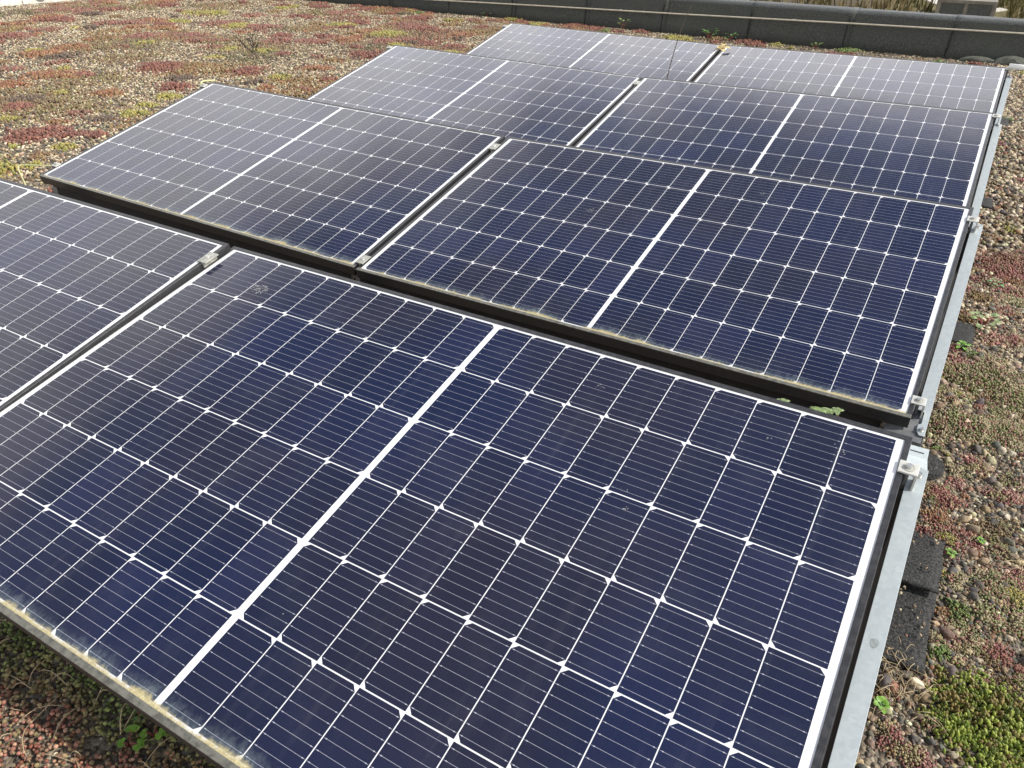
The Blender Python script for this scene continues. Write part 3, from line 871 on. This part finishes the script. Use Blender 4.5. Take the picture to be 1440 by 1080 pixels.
# rounded black rubber foot visible behind the nearest corner
ft = empty('rubber_foot', (.045, 1.60, G))
tag(ft, 'rounded black rubber foot under the rail behind the nearest panel corner', 'foot')
mb = MB(); mb.cyl((.012, .0), .056, .053, .004, .020, 28); mb.cyl((.012, .0), .040, .034, .0201, .026, 28); mb.build('base_disc', M['rubber'], ft)
mb = MB(); mb.cyl((.012, .0), .012, .010, .0261, .032, 16); mb.build('screw_cap', M['steel_dark'], ft)

# strips of granulated felt under the right hand rail
def felt_strip(x0, x1, y0, y1, lift, seed):
    NX, NY = 8, 18; vs = []; fs = []
    for a in range(NX + 1):
        for b_ in range(NY + 1):
            u, v_ = a / NX, b_ / NY
            ex = .006 * (vnoise(v_ * 6, seed, 4) - .5) * (a == NX); ey = .008 * (vnoise(u * 4, seed, 6) - .5) * (b_ in (0, NY))
            x, y = x0 + (x1 - x0) * u + ex, y0 + (y1 - y0) * v_ + ey
            vs.append((x, y, G + .012 + lift + .010 * (vnoise(x * 9, y * 7, seed) - .5) + (.012 * (1 - v_) ** 6 if lift else 0)))
    for a in range(NX):
        for b_ in range(NY):
            i0 = a * (NY + 1) + b_; fs.append([i0, i0 + NY + 1, i0 + NY + 2, i0 + 1])
    me = bpy.data.meshes.new('felt_strip'); me.from_pydata(vs, [], fs); me.materials.append(M['rubber']); me.shade_smooth()
    o = link('felt_strip', me)
    md = o.modifiers.new('thickness', 'SOLIDIFY'); md.thickness = .007
    return o
FS = [(-.05, .137, .885, 1.16, 0, 2, 'lower black granulated felt strip lying beside the nearest rail'), (-.05, .137, 1.10, 1.29, .012, 5, 'upper black granulated felt strip overlapping another beside the rail'),
      (-.05, .128, 2.40, 2.56, 0, 9, 'black felt pad under the second row rail behind the green weed'), (-.06, .115, 4.05, 4.2, .0, 14, 'black felt pad poking out beside the third row rail'), (-.06, .125, 6.05, 6.28, .0, 17, 'dark felt pad poking out beside the farthest rail')]
for a in FS: tag(felt_strip(*a[:6]), a[6], 'felt strip', 'felt strips under the right rail')

# white pipe leaving the farthest right corner
p0 = rowmat(3, 0) @ Vector((PL + .005, 1.012, .006))
mb = MB(); mb.tube([p0 + Vector((0, 0, .012)), p0 + Vector((.10, .0, .011)), p0 + Vector((.5, .01, .012)), p0 + Vector((1.6, .02, .004))], .0155, 12)
tag(mb.build('white_pipe', M['pvc'], smooth=True), 'white pipe running off to the right from the farthest panel corner', 'pipe')

# yellow-green earth cable at the left corner of the second row
a0 = rowmat(1, 1)
mb = MB()
P0 = a0 @ Vector((-.012, .095, -.004))
def bez(pts, n=24):
    pts = [Vector(p_) for p_ in pts]; out = []
    for i in range(n + 1):
        t_ = i / n; q = pts[:]
        while len(q) > 1: q = [q[k] * (1 - t_) + q[k + 1] * t_ for k in range(len(q) - 1)]
        out.append(q[0])
    return out
mb.tube(bez([P0, P0 + Vector((-.04, -.03, .0)), P0 + Vector((-.10, -.06, .004)), P0 + Vector((-.135, -.085, .0))], 10) +
        bez([P0 + Vector((-.140, -.092, -.003)), P0 + Vector((-.075, -.13, -.03)), P0 + Vector((.03, -.14, -.09)), P0 + Vector((.02, -.20, -.14))], 20)[1:], .0032, 8)
tag(mb.build('earth_cable', M['cable'], smooth=True), 'yellow green earth cable bent around the lower left panel corner', 'cable')
P0 = a0 @ Vector((-.014, .985, .004))
mb = MB(); mb.tube(bez([P0, P0 + Vector((-.03, .0, .01)), P0 + Vector((-.05, .05, .012)), P0 + Vector((-.02, .10, .004))], 14), .0045, 8)
tag(mb.build('cable_tail', M['cable'], smooth=True), 'short yellow cable tail at the upper left corner of the second row', 'cable')

# ------------------------------------------------------------------ gravel and sedum
def keepout(x, y, mats=True):
    k = np.ones(len(x), bool)
    for x0, x1, y0, y1, *_ in FS: k &= ~((x > x0 - .01) & (x < x1 + .003) & (y > y0 - .003) & (y < y1 + .003))
    k &= ~(np.hypot(x - .065, y - 1.6) < .064)
    return k
def under(x, y): return (x > -3.5) & (x < -.02) & (y > .25) & (y < 5.5)
PAL = np.array([[.095, .088, .078], [.15, .135, .115], [.20, .15, .105], [.32, .245, .155], [.42, .345, .23], [.62, .54, .385], [.26, .14, .09], [.50, .42, .285]])
def stones(name, x, y, smin, smax, pale, label, tmpl, power=2.2, lift=.25):
    N = len(x)
    s = smin + (smax - smin) * rng.random(N) ** power
    wts = np.array([.20, .22, .18, .14, .10, .06, .05, .05]); wp = np.array([.05, .09, .13, .16, .19, .17, .06, .15])
    W = wts[None] * (1 - pale[:, None]) + wp[None] * pale[:, None]; W /= W.sum(1, keepdims=True)
    ci = (W.cumsum(1) < rng.random((N, 1))).sum(1).clip(0, 7)
    col = PAL[ci] * rng.uniform(.72, 1.28, (N, 1)) * (1 + rng.normal(0, .05, (N, 3)))
    sc = s[:, None] * np.stack([rng.uniform(.8, 1.35, N), rng.uniform(.65, 1.0, N), rng.uniform(.45, .8, N)], -1)
    pos = np.stack([x, y, gz(x, y) + s * lift], -1)
    o = scatter(name, pos, sc, col, M['stone'], tmpl, jitter=.10, smooth=True)
    return tag(o, label, 'gravel', kind='stuff')
# near: right hand strip
def uni(x0, x1, y0, y1, dens):
    n = int((x1 - x0) * (y1 - y0) * dens); return rng.uniform(x0, x1, n), rng.uniform(y0, y1, n)
x, y = uni(-.02, .75, .45, 3.2, 13000); k = keepout(x, y); x, y = x[k], y[k]
stones('fine_gravel', x, y, .0024, .0070, np.clip((y - 1.2) / 2, 0, .8), 'fine brown and grey gravel beside the nearest rails', ICO2, 1.6)
x, y = uni(-.02, .85, .4, 3.2, 900); k = keepout(x, y); x, y = x[k], y[k]
stones('gravel_stones', x, y, .006, .015, np.clip((y - 1.4) / 2, 0, .5), 'larger grey and brown stones beside the nearest rails', ICO2, 2.2, .35)
x, y = uni(-.05, 1.6, 3.2, 9.0, 3400); k = keepout(x, y); x, y = x[k], y[k]
stones('coarse_gravel', x, y, .006, .017, np.full(len(x), .75), 'pale gravel along the farther right rails', ICO1, 1.5, .4)
x, y = uni(.75, 4.0, -2.5, 6.0, 700)
stones('outer_gravel', x, y, .007, .02, np.full(len(x), .5), 'brown gravel on the roof right of the panels', ICO1, 1.5, .4)
x, y = uni(.03, .15, .89, 1.29, 2600); k = fbm(x * 30, y * 30, 91) > .53; x, y = x[k], y[k]
N = len(x); s_ = rng.uniform(.0016, .0045, N)
o = scatter('felt_grit', np.stack([x, y, G + .021 + .012 * (y > 1.10) + .010 * (vnoise(x * 9, y * 7, 2) - .5)], -1), s_[:, None] * np.array([1.1, .9, .7]), PAL[rng.integers(0, 8, N)], M['stone'], ICO1, jitter=.1)
tag(o, 'loose grit lying on the black felt strips beside the rail', 'gravel', kind='stuff')
# bottom left, in front of the first row
x, y = uni(-2.6, .3, -.75, .30, 3500)
stones('front_gravel', x, y, .002, .008, np.full(len(x), .35), 'dark gravel in front of the nearest panel', ICO1, 1.8)
# open area on the left and behind the panels
x, y = uni(-11.5, -3.45, .3, 9.0, 3000)
k = inview(np.stack([x, y, np.full(len(x), G)], -1)) | (rng.random(len(x)) < .12); x, y = x[k], y[k]
x2, y2 = uni(-3.5, .0, 5.45, 9.0, 1300); x3, y3 = uni(-3.5, -.05, .1, 5.5, 220)
x, y = np.r_[x, x2, x3], np.r_[y, y2, y3]
d = np.hypot(x + .07, y + .34)
stones('field_gravel', x, y, .0045, .0125, np.clip(.40 + .9 * fbm(x * .9, y * .9, 53), 0, .95), 'cream and brown gravel over the open left part of the roof', ICO1, 1.3, .45)

# sedum and moss mats: (x, y, radius, kind)
FAR = [(-6.6,3.55,.22,'o'),(-6.41,3.65,.11,'r'),(-6.25,4.28,.21,'r'),(-6.11,4.47,.12,'b'),(-5.49,4.54,.16,'r'),(-6.53,3.14,.13,'o'),(-5.48,3.78,.13,'r'),(-5.24,3.5,.09,'y'),(-5.68,3.31,.11,'o'),(-5.78,2.71,.12,'r'),(-5.95,3.13,.06,'y'),(-5.95,2.89,.15,'d'),(-4.97,3.0,.1,'y'),(-5.11,3.22,.07,'y'),(-4.99,2.8,.09,'d'),(-5.29,2.83,.09,'p'),(-4.99,2.39,.18,'r'),(-4.78,2.43,.09,'r'),(-4.65,2.52,.07,'r'),(-4.8,2.09,.04,'y'),(-4.59,2.27,.06,'y'),(-4.53,2.09,.07,'b'),(-5.48,2.46,.07,'y'),(-7.45,5.03,.1,'y'),(-7.85,4.13,.08,'y'),(-7.36,4.11,.14,'d'),(-8.04,5.01,.18,'b'),(-7.14,5.38,.14,'r'),(-6.97,5.51,.12,'p'),(-7.95,6.48,.21,'p'),(-5.1,4.51,.1,'y'),(-5.11,4.25,.1,'d'),(-5.15,4.99,.13,'o'),(-4.58,4.25,.06,'r'),(-6.53,5.96,.17,'p'),(-6.18,5.37,.13,'y'),(-6.52,5.28,.09,'y'),(-5.87,5.34,.1,'r'),(-9.04,5.04,.15,'p'),(-8.43,6.03,.14,'r'),(-8.84,5.41,.11,'d'),(-8.64,6.35,.13,'y'),(-6.39,6.45,.12,'r'),(-6.24,7.04,.17,'o'),(-6.48,8.31,.18,'r'),(-6.01,8.41,.12,'y'),(-5.38,8.08,.12,'r'),(-7.57,8.1,.22,'p'),(-7.29,8.6,.19,'b'),(-4.85,6.63,.16,'r'),(-4.79,5.79,.07,'o'),(-5.32,5.4,.1,'b'),(-5.61,6.06,.08,'r'),(-4.74,6.17,.11,'d')]
pts = [(a[0], a[1], a[2]) for a in FAR]
tries = 0
while len(FAR) < 330 and tries < 6000:
    tries += 1
    xx, yy = random.uniform(-11.4, -3.6), random.uniform(.6, 8.9)
    rr = random.choice((.05, .07, .09, .12, .15, .19)) * (1.0 if yy < 5 else 1.15)
    near_known = any(math.hypot(xx - a, yy - b) < (c_ + rr) * (1.0 if (yy < 5.2 and xx > -7) else .62) for a, b, c_ in pts)
    if near_known: continue
    if xx > -7 and yy < 5.2 and random.random() < .5: continue
    FAR.append((xx, yy, rr, random.choice('rrropppbydbo'))); pts.append((xx, yy, rr))
for i in range(58):                                   # thin drifts that bind the patches together
    FAR.append((random.uniform(-11.3, -3.5), random.uniform(.5, 8.9), random.uniform(.25, .55), random.choice('BBROD')))
for i in range(60):                                   # strip along the parapet foot
    FAR.append((random.uniform(-8, 1.2), random.uniform(8.35, 8.95), random.uniform(.05, .13), random.choice('rroyybg')))
KC = {'B': [(.20, .13, .07), (.16, .10, .055), (.24, .18, .085), (.19, .17, .07)], 'R': [(.20, .085, .055), (.17, .075, .05), (.24, .14, .08)], 'O': [(.24, .12, .055), (.20, .13, .06), (.26, .19, .08)], 'D': [(.13, .095, .065), (.17, .13, .08), (.15, .14, .06)], 'q': [(.30, .13, .11), (.24, .085, .07), (.36, .22, .15), (.20, .16, .08)], 'r': [(.20, .078, .055), (.25, .115, .08), (.16, .07, .052)], 'o': [(.25, .12, .06), (.22, .09, .058), (.28, .175, .085)], 'p': [(.26, .115, .09), (.20, .085, .065), (.22, .14, .09)],
      'b': [(.21, .13, .065), (.17, .10, .055), (.25, .18, .075)], 'y': [(.28, .25, .06), (.20, .20, .055), (.34, .28, .09)], 'd': [(.12, .085, .06), (.09, .068, .05), (.16, .11, .075)],
      'g': [(.13, .19, .05), (.19, .23, .075), (.10, .13, .04)], 'm': [(.25, .25, .11), (.32, .17, .13), (.18, .20, .08), (.36, .30, .18)], 'k': [(.34, .15, .13), (.40, .24, .18), (.25, .10, .09), (.34, .28, .15)], 'G': [(.17, .23, .035), (.25, .30, .05), (.30, .34, .07), (.13, .16, .035), (.22, .17, .06)]}
def mat_points(x, y, r, sp, seed):
    n = int(math.pi * (1.35 * r) ** 2 / sp ** 2)
    if n < 1: return None
    q = rng.uniform(-1.35 * r, 1.35 * r, (int(n * 1.28), 2))
    ang = np.arctan2(q[:, 1], q[:, 0]); d = np.hypot(q[:, 0], q[:, 1])
    R_ = r * (.62 + .75 * vnoise(np.cos(ang) * 1.4 + seed * 3.1, np.sin(ang) * 1.4 + 7, 21))
    t = d / R_; edge = rng.random(len(t))
    k = t < (.45 + 1.15 * (edge ** 1.5) * fbm(q[:, 0] * 22 + seed, q[:, 1] * 22, 4) + .25 * vnoise(q[:, 0] * 14 + seed, q[:, 1] * 14, 12))
    q, t = q[k], t[k]
    return q[:, 0] + x, q[:, 1] + y, t
BUCK = {}
def mat_add(bucket, x, y, r, kind, size, sp, hgt, seed, elong=1.3, density=1.0):
    q = mat_points(x, y, r, sp, seed)
    if q is None: return
    X_, Y_, t = q
    k = keepout(X_, Y_) & (rng.random(len(X_)) < density)
    X_, Y_, t = X_[k], Y_[k], t[k]; N = len(X_)
    if not N: return
    cols = np.array(KC[kind]); nz = fbm(X_ * 30 + seed, Y_ * 30, 17)
    K_ = len(cols); ci = np.clip(((nz - .3) / .4 * K_ + rng.normal(0, .8, N)), 0, K_ - .01).astype(int)
    col = cols[ci] * rng.uniform(.7, 1.3, (N, 1))
    s = size * rng.uniform(.65, 1.35, N)
    z_ = gz(X_, Y_) + hgt * np.clip(1 - t ** 2, .12, 1) * rng.uniform(.45, 1.05, N) + .3 * s
    sc = np.stack([s * rng.uniform(.8, 1.1, N), s * rng.uniform(.8, 1.1, N), s * elong * rng.uniform(.8, 1.2, N)], -1)
    BUCK.setdefault(bucket, []).append((np.stack([X_, Y_, z_], -1), sc, col))
BN = {'B': 'brown_sedum', 'R': 'red_sedum', 'O': 'orange_sedum', 'D': 'dark_sedum', 'r': 'red_sedum', 'o': 'orange_sedum', 'p': 'pinkish_sedum', 'b': 'brown_sedum', 'y': 'yellow_sedum', 'd': 'dark_sedum', 'g': 'green_sedum'}
for i, (xx, yy, rr, kd) in enumerate(FAR):
    d_ = math.hypot(xx, yy)
    if kd in 'BROD':
        mat_add(BN[kd], xx, yy, rr, kd, .0052 + .0005 * d_, (.0095 + .0009 * d_) * 1.9, .012, i * 1.7)
        continue
    mat_add(BN[kd], xx, yy, rr * 1.12, kd, .0062 + .0005 * d_, .0095 + .0009 * d_, .014 + .045 * min(rr, .2), i * 1.7)
for nm, lst in BUCK.items():
    pos = np.concatenate([a[0] for a in lst]); sc = np.concatenate([a[1] for a in lst]); col = np.concatenate([a[2] for a in lst])
    o = scatter(nm, pos, sc, col, M['succulent'], ICO1)
    tag(o, {'red_sedum': 'deep red sedum patches scattered over the gravel on the left', 'orange_sedum': 'orange sedum patches scattered over the gravel on the left', 'pinkish_sedum': 'dusty pink sedum patches on the farther gravel', 'brown_sedum': 'tan brown sedum patches on the gravel', 'yellow_sedum': 'yellow green moss tufts between the red sedum', 'dark_sedum': 'dark withered sedum patches on the gravel', 'green_sedum': 'green sedum tufts at the foot of the parapet'}[nm], 'ground cover', kind='stuff')
# near mats on the right
NEAR = [(.20,3.25,.15,'R'),(.22,3.22,.13,'q'),(.253,2.98,.08,'q'),(.30,3.45,.10,'r'),(.125,3.599,.046,'b'),(.191,2.174,.135,'m'),(.125,1.862,.092,'m'),(.24,1.892,.081,'m'),(.12,1.495,.05,'r'),(.11,1.40,.03,'o'),(.142,1.33,.023,'y'),(.181,1.105,.033,'g'),(.235,1.231,.047,'m'),(.283,1.213,.031,'y'),(.206,1.034,.036,'m'),(.108,.721,.033,'k'),(.151,.70,.025,'k'),(.234,1.115,.037,'m'),(.112,6.278,.053,'g'),(.078,5.457,.065,'r'),(.22,4.669,.04,'r'),(.073,4.352,.035,'g'),(.205,3.756,.034,'y'),(.131,2.346,.033,'g'),(.16,.966,.022,'g'),(.25,2.536,.04,'r'),(.251,1.575,.036,'k'),(.181,1.684,.038,'k'),(.135,2.862,.05,'b'),(.232,2.781,.04,'r'),
        (.15,.99,.03,'m'),(.17,1.20,.03,'m'),(.155,1.08,.02,'o'),(.26,1.02,.03,'r'),(.30,1.12,.04,'m'),(.34,1.3,.05,'m'),(.36,1.6,.06,'k'),(.33,2.0,.08,'m'),(.38,2.5,.08,'r'),(.2,1.36,.02,'k'),(.12,.93,.02,'y'),(.33,.95,.05,'m'),(.42,1.15,.07,'m'),(.5,.9,.08,'g'),(.55,1.5,.1,'r'),(.3,3.5,.07,'r'),(.35,4.2,.09,'r'),(.4,5.0,.1,'y'),(.16,.79,.022,'m'),(.085,.82,.02,'b')]
BUCK.clear()
for i, (xx, yy, rr, kd) in enumerate(NEAR):
    kd = 'q' if kd == 'r' else kd
    sz = .0021 + .0008 * max(0, yy - 1)
    mat_add('sedum_mats', xx, yy, rr * 1.15, kd, sz, sz * 1.55, .008 + .09 * rr, 100 + i * 2.3, 1.35)
# loose drifts that join the mats into a carpet
for i in range(64):
    xx, yy = random.uniform(.05, .5), random.uniform(.85, 3.2)
    sz = .0020 + .0008 * max(0, yy - 1)
    mat_add('sedum_mats', xx, yy, random.uniform(.035, .085), random.choice('mmmqkkyBO'), sz, sz * 2.0, .008, 700 + i * 2.9, 1.3)
# sparse single rosettes everywhere in the strip
for i in range(230):
    xx, yy = random.uniform(.03, .55), random.uniform(.55, 3.4)
    mat_add('sedum_mats', xx, yy, random.uniform(.006, .016), random.choice('mkrrogyb'), (.0021 + .0006 * yy), .0038, .006, 400 + i * 1.3)
lst = BUCK['sedum_mats']
o = scatter('mixed_sedum', *[np.concatenate([a[j] for a in lst]) for j in range(3)], M['succulent'], ICO2 if sum(len(a[0]) for a in lst) < 34000 else ICO1)
tag(o, 'red and green sedum carpet beside the galvanised rails', 'ground cover', kind='stuff')
# bright cushion bottom right: upright stems tipped with beads
BUCK.clear()
for (xx, yy, rr, h) in ((.245, .850, .095, .030), (.32, .80, .07, .026), (.20, .80, .040, .018), (.34, .90, .06, .02), (.27, .77, .06, .022)):
    for layer in range(3):
        mat_add('cushion', xx, yy, rr, 'G', .0027, .0060, h * (1 - .28 * layer), 900 + xx * 50 + layer * 9, 2.1)
lst = BUCK['cushion']
o = scatter('sedum_cushion', *[np.concatenate([a[j] for a in lst]) for j in range(3)], M['succulent'], ICO2)
tag(o, 'bright yellow green sedum cushion beside the rail at the lower right', 'sedum')
# carpet in front of the first row, bottom left: round beads, green by the frame and pink further out
N = 42000
x, y = rng.uniform(-2.5, .05, N), rng.uniform(-.62, .26, N)
dens = fbm(x * 14, y * 14, 31) + .28 * fbm(x * 45, y * 45, 8)
k = dens > .49; x, y, dens = x[k], y[k], dens[k]; N = len(x)
t = np.clip((.075 - y) / .10 + (fbm(x * 11, y * 11, 66) - .5) * 2.0, 0, 1)[:, None]
green = np.array([[.13, .19, .045], [.20, .25, .075], [.09, .12, .03]])[rng.integers(0, 3, N)]
pink = np.array([[.34, .15, .11], [.38, .23, .15], [.24, .085, .055], [.28, .22, .11], [.22, .13, .08]])[rng.integers(0, 5, N)]
col = (green * (1 - t) + pink * t) * rng.uniform(.65, 1.3, (N, 1))
s = rng.uniform(.0022, .0048, N)
pos = np.stack([x, y, gz(x, y) + .004 + .016 * (dens - .50) * 2 * rng.random(N) + rng.random(N) * .006], -1)
o = scatter('bead_sedum', pos, np.stack([s, s, s * rng.uniform(.85, 1.15, N)], -1), col, M['succulent'], ICO1)
tag(o, 'round beaded green and pink sedum in front of the nearest panel', 'ground cover', kind='stuff')
# dead stems over it, uncountable
mb = MB()
for i in range(420):
    xx, yy = random.uniform(-2.2, -.3), random.uniform(-.5, .22)
    a, L_ = random.uniform(0, 6.28), random.uniform(.02, .09)
    z0 = float(gz(xx, yy)) + .010
    h = random.uniform(.004, .022); bend = random.uniform(-.5, .5)
    q = [(xx + math.cos(a + bend * t_) * L_ * t_, yy + math.sin(a + bend * t_) * L_ * t_, z0 + h * math.sin(math.pi * t_)) for t_ in (0, .25, .5, .75, 1)]
    mb.tube(q, [.0009, .0009, .0008, .0006, .0004], 4)
for i in range(120):
    xx, yy = random.choice([(.085, .89), (.09, .86), (.10, .83), (.3, 1.3)]); xx += random.gauss(0, .03); yy += random.gauss(0, .035)
    a, L_ = random.uniform(0, 6.28), random.uniform(.015, .07)
    z0 = float(gz(xx, yy)) + .006; h = random.uniform(.004, .016); bend = random.uniform(-.7, .7)
    q = [(xx + math.cos(a + bend * t_) * L_ * t_, yy + math.sin(a + bend * t_) * L_ * t_, z0 + h * math.sin(math.pi * t_)) for t_ in (0, .25, .5, .75, 1)]
    mb.tube(q, [.0008, .0008, .0007, .0006, .0004], 4)
tag(mb.build('dead_stems', M['dry_pale'], smooth=True, fix=False), 'thin pale dead stems tangled in the sedum close to the camera', 'dead stems', kind='stuff')

# ------------------------------------------------------------------ weeds and single plants
def leaf_poly(mb, base, az, L_, W_, pitch, lobes=0, m=0, droop=.3):
    """a curved leaf blade of quads from base; lobed outline when lobes > 0"""
    n = 9; d = Vector((math.cos(az), math.sin(az), 0)); sd_ = Vector((-math.sin(az), math.cos(az), 0)); up = Vector((0, 0, 1))
    L0 = []
    for i in range(n + 1):
        t_ = i / n
        wd = W_ * math.sin(math.pi * min(1, t_ * .92 + .06)) ** .8
        if lobes: wd *= .62 + .55 * abs(math.sin(math.pi * t_ * lobes))
        c = Vector(base) + d * L_ * t_ * math.cos(pitch) + up * (L_ * (t_ * math.sin(pitch) - droop * t_ * t_))
        L0.append((c - sd_ * wd + up * wd * .3, c, c + sd_ * wd + up * wd * .3))
    b = len(mb.v)
    for tr in L0: mb.v += [tuple(q) for q in tr]
    for i in range(n):
        for k in (0, 1):
            a_ = b + i * 3 + k; mb.f.append([a_, a_ + 1, a_ + 4, a_ + 3]); mb.m.append(m)
def plant(name, loc, n, L_, W_, mat, label, cat, pitch=(.2, .9), lobes=0, compound=0, stemmat=None, stem=.05, group=None, droop=.3):
    t = empty(name, loc)
    tag(t, label, cat, group)
    mb = MB(); st = MB()
    for i in range(n):
        az = 6.28 * i / n + random.uniform(-.35, .35); pt = random.uniform(*pitch); ll = L_ * random.uniform(.7, 1.2)
        s_ = stem * random.uniform(.6, 1.15)
        tip = Vector((math.cos(az) * s_ * math.cos(pt), math.sin(az) * s_ * math.cos(pt), s_ * math.sin(pt) + .004))
        st.tube([(0, 0, 0), tuple(tip * .5 + Vector((0, 0, .006))), tuple(tip)], [.0014, .0011, .0009], 5)
        if compound:
            for k in range(compound):
                a2 = az + (k - (compound - 1) / 2) * (.95 if compound < 6 else .8)
                leaf_poly(mb, tip, a2, ll, W_, pt * .3, lobes, 0, droop)
        else: leaf_poly(mb, tip, az, ll, W_, pt * .5, lobes, 0, droop)
    mb.build('foliage', mat, t, smooth=True, fix=False)
    st.build('stems', stemmat or M['redstem'], t, smooth=True)
    return t
zg = lambda x_, y_: float(gz(x_, y_)) + .004
random.seed(23)
# herbs in the dark gap behind the nearest row
plant('herb', (-.225, 1.37, -.080), 11, .023, .0066, M['leaf_pale'], 'lobed green herb rising in the dark gap behind the nearest panel', 'weed', (.5, 1.3), 3, 6, stem=.11, group='herbs in the gap')
plant('herb', (-.115, 1.36, -.078), 9, .020, .006, M['leaf_pale'], 'smaller lobed herb in the dark gap near the rail bracket', 'weed', (.4, 1.2), 3, 6, stem=.10, group='herbs in the gap')
plant('herb', (-1.15, 1.33, -.19), 6, .03, .008, M['leaf'], 'dim herb deep in the dark gap between first and second rows', 'weed', (.6, 1.2), 3, 3, stem=.08, group='herbs in the gap')
# right side
plant('weed', (.150, 2.60, zg(.15, 2.6)), 11, .026, .013, M['leaf_pale'], 'round leaved green weed beside the second row rail', 'weed', (.3, .9), 2, stem=.045)
plant('weed', (.10, 2.375, zg(.10, 2.375)), 9, .018, .007, M['leaf_bright'], 'small bright green weed tuft hugging the second row rail', 'weed', (.3, 1.2), 0, stemmat=M['leaf'], stem=.015)
plant('weed', (.078, .775, zg(.078, .775)), 8, .013, .006, M['leaf_bright'], 'bright green seedling pressed against the nearest rail at lower right', 'weed', (.5, 1.2), 0, stemmat=M['leaf'], stem=.008)
plant('weed', (.21, 1.36, zg(.21, 1.36)), 7, .008, .004, M['leaf_bright'], 'tiny bright green seedling among the grey stones', 'weed', (.2, .8), 0, stemmat=M['leaf'], stem=.005)
plant('weed', (.155, 1.275, zg(.155, 1.275)), 7, .010, .004, M['leaf_bright'], 'tiny green seedling at the corner of the upper felt strip', 'weed', (.2, .8), 0, stemmat=M['leaf'], stem=.006)
plant('weed', (.17, 3.02, zg(.17, 3.02)), 8, .02, .008, M['leaf'], 'dark green weed beside the rail above the round leaved one', 'weed', (.3, 1.0), 0, stem=.02)
# bottom left
plant('clover', (-1.020, .025, zg(-1.02, .025)), 3, .013, .007, M['leaf_bright'], 'bright three leaved seedling in front of the nearest panel', 'weed', (.5, 1.0), 2, 3, stem=.02)
plant('clover', (-1.000, .06, zg(-1.0, .06)), 3, .012, .006, M['leaf_bright'], 'second bright seedling tucked closer under the nearest panel edge', 'weed', (.5, 1.0), 2, 3, stem=.02)
plant('moss_sprig', (-1.055, .075, zg(-1.05, .075)), 9, .011, .005, M['leaf'], 'dark green sprig in front of the nearest panel edge', 'weed', (.4, 1.2), 0, stem=.008)
# along the parapet
plant('weed', (-3.95, 8.86, zg(-3.95, 8.86)), 8, .05, .016, M['leaf_pale'], 'pale green weed at the parapet foot behind the farthest left panel', 'weed', (.7, 1.4), 0, stem=.10)
plant('weed', (-2.90, 8.84, zg(-2.9, 8.84)), 10, .07, .022, M['leaf'], 'leafy green weed at the parapet foot beyond the farthest joint', 'weed', (.5, 1.3), 2, stem=.09)
plant('weed', (-2.66, 8.84, zg(-2.66, 8.84)), 8, .05, .018, M['leaf'], 'smaller green weed at the parapet foot right of the leafy one', 'weed', (.5, 1.3), 2, stem=.07)
plant('weed', (-5.9, 9.0, zg(-5.9, 8.98)), 9, .06, .02, M['leaf_pale'], 'green weed at the parapet foot near the left end of the wire', 'weed', (.4, 1.2), 0, stem=.05)
plant('weed', (-1.75, 8.86, zg(-1.75, 8.86)), 8, .05, .015, M['leaf_pale'], 'low pale weed at the parapet foot behind the farthest right panel', 'weed', (.4, 1.2), 0, stem=.05)

# tall dry stalk between the last rows
mb = MB()
mb.tube(bez([(-1.765, 4.33, G), (-1.752, 4.34, .0), (-1.735, 4.35, .25), (-1.690, 4.35, .45), (-1.640, 4.35, .57)], 22), [.0042 - .0028 * i / 22 for i in range(23)], 6)
tag(mb.build('dry_stalk', M['dry'], smooth=True), 'single thin dry stalk standing in front of the farthest panels', 'stalk')
# dry branching plant on the open gravel
mb = MB()
bx_, by_ = -6.15, 5.22; z0 = float(gz(bx_, by_))
def twig(p, d, L_, r, depth):
    p2 = p + d * L_
    mid_ = (p + p2) / 2 + Vector((random.uniform(-.01, .01), random.uniform(-.01, .01), .004))
    mb.tube([p, mid_, p2], [r, r * .85, r * .7], 5)
    if depth:
        for k in range(random.choice((2, 2, 3))):
            dd = (d + Vector((random.uniform(-.7, .7), random.uniform(-.7, .7), random.uniform(-.1, .4)))).normalized()
            twig(p2, dd, L_ * random.uniform(.55, .85), r * .62, depth - 1)
for dd, L_ in (((.05, .1, 1), .075), ((-.75, -.25, .6), .085), ((-.4, .3, .8), .07), ((.45, .2, .7), .05)):
    twig(Vector((bx_, by_, z0)), Vector(dd).normalized(), L_, .0068, 3)
tag(mb.build('dry_shrub', M['darktwig'], smooth=True, fix=False), 'leafless dark twiggy plant standing on the open gravel', 'dry plant')

# curled dead leaf caught in the joint of the farthest row
lf = empty('dead_leaf'); m = rowmat(3, 0)
m.translation = m @ Vector((-.004, .925, .006)); lf.matrix_world = m
tag(lf, 'curled yellow dead leaf caught in the joint of the farthest panels', 'leaf')
mb = MB()
for az, L_, W_, pt in ((.3, .075, .022, .35), (1.1, .06, .02, .7), (-.7, .055, .018, .3), (2.4, .05, .018, .5), (3.6, .04, .014, .2)):
    leaf_poly(mb, (0, 0, .006), az, L_, W_, pt, 2, 0, .35)
mb.build('blade', M['leaf_dead'], lf, smooth=True, fix=False)
mb = MB(); mb.tube(bez([(0, 0, .006), (-.02, -.03, .015), (-.03, -.06, .008)], 8), [.0018] * 9, 5); mb.build('leaf_stalk', M['dry'], lf, smooth=True)
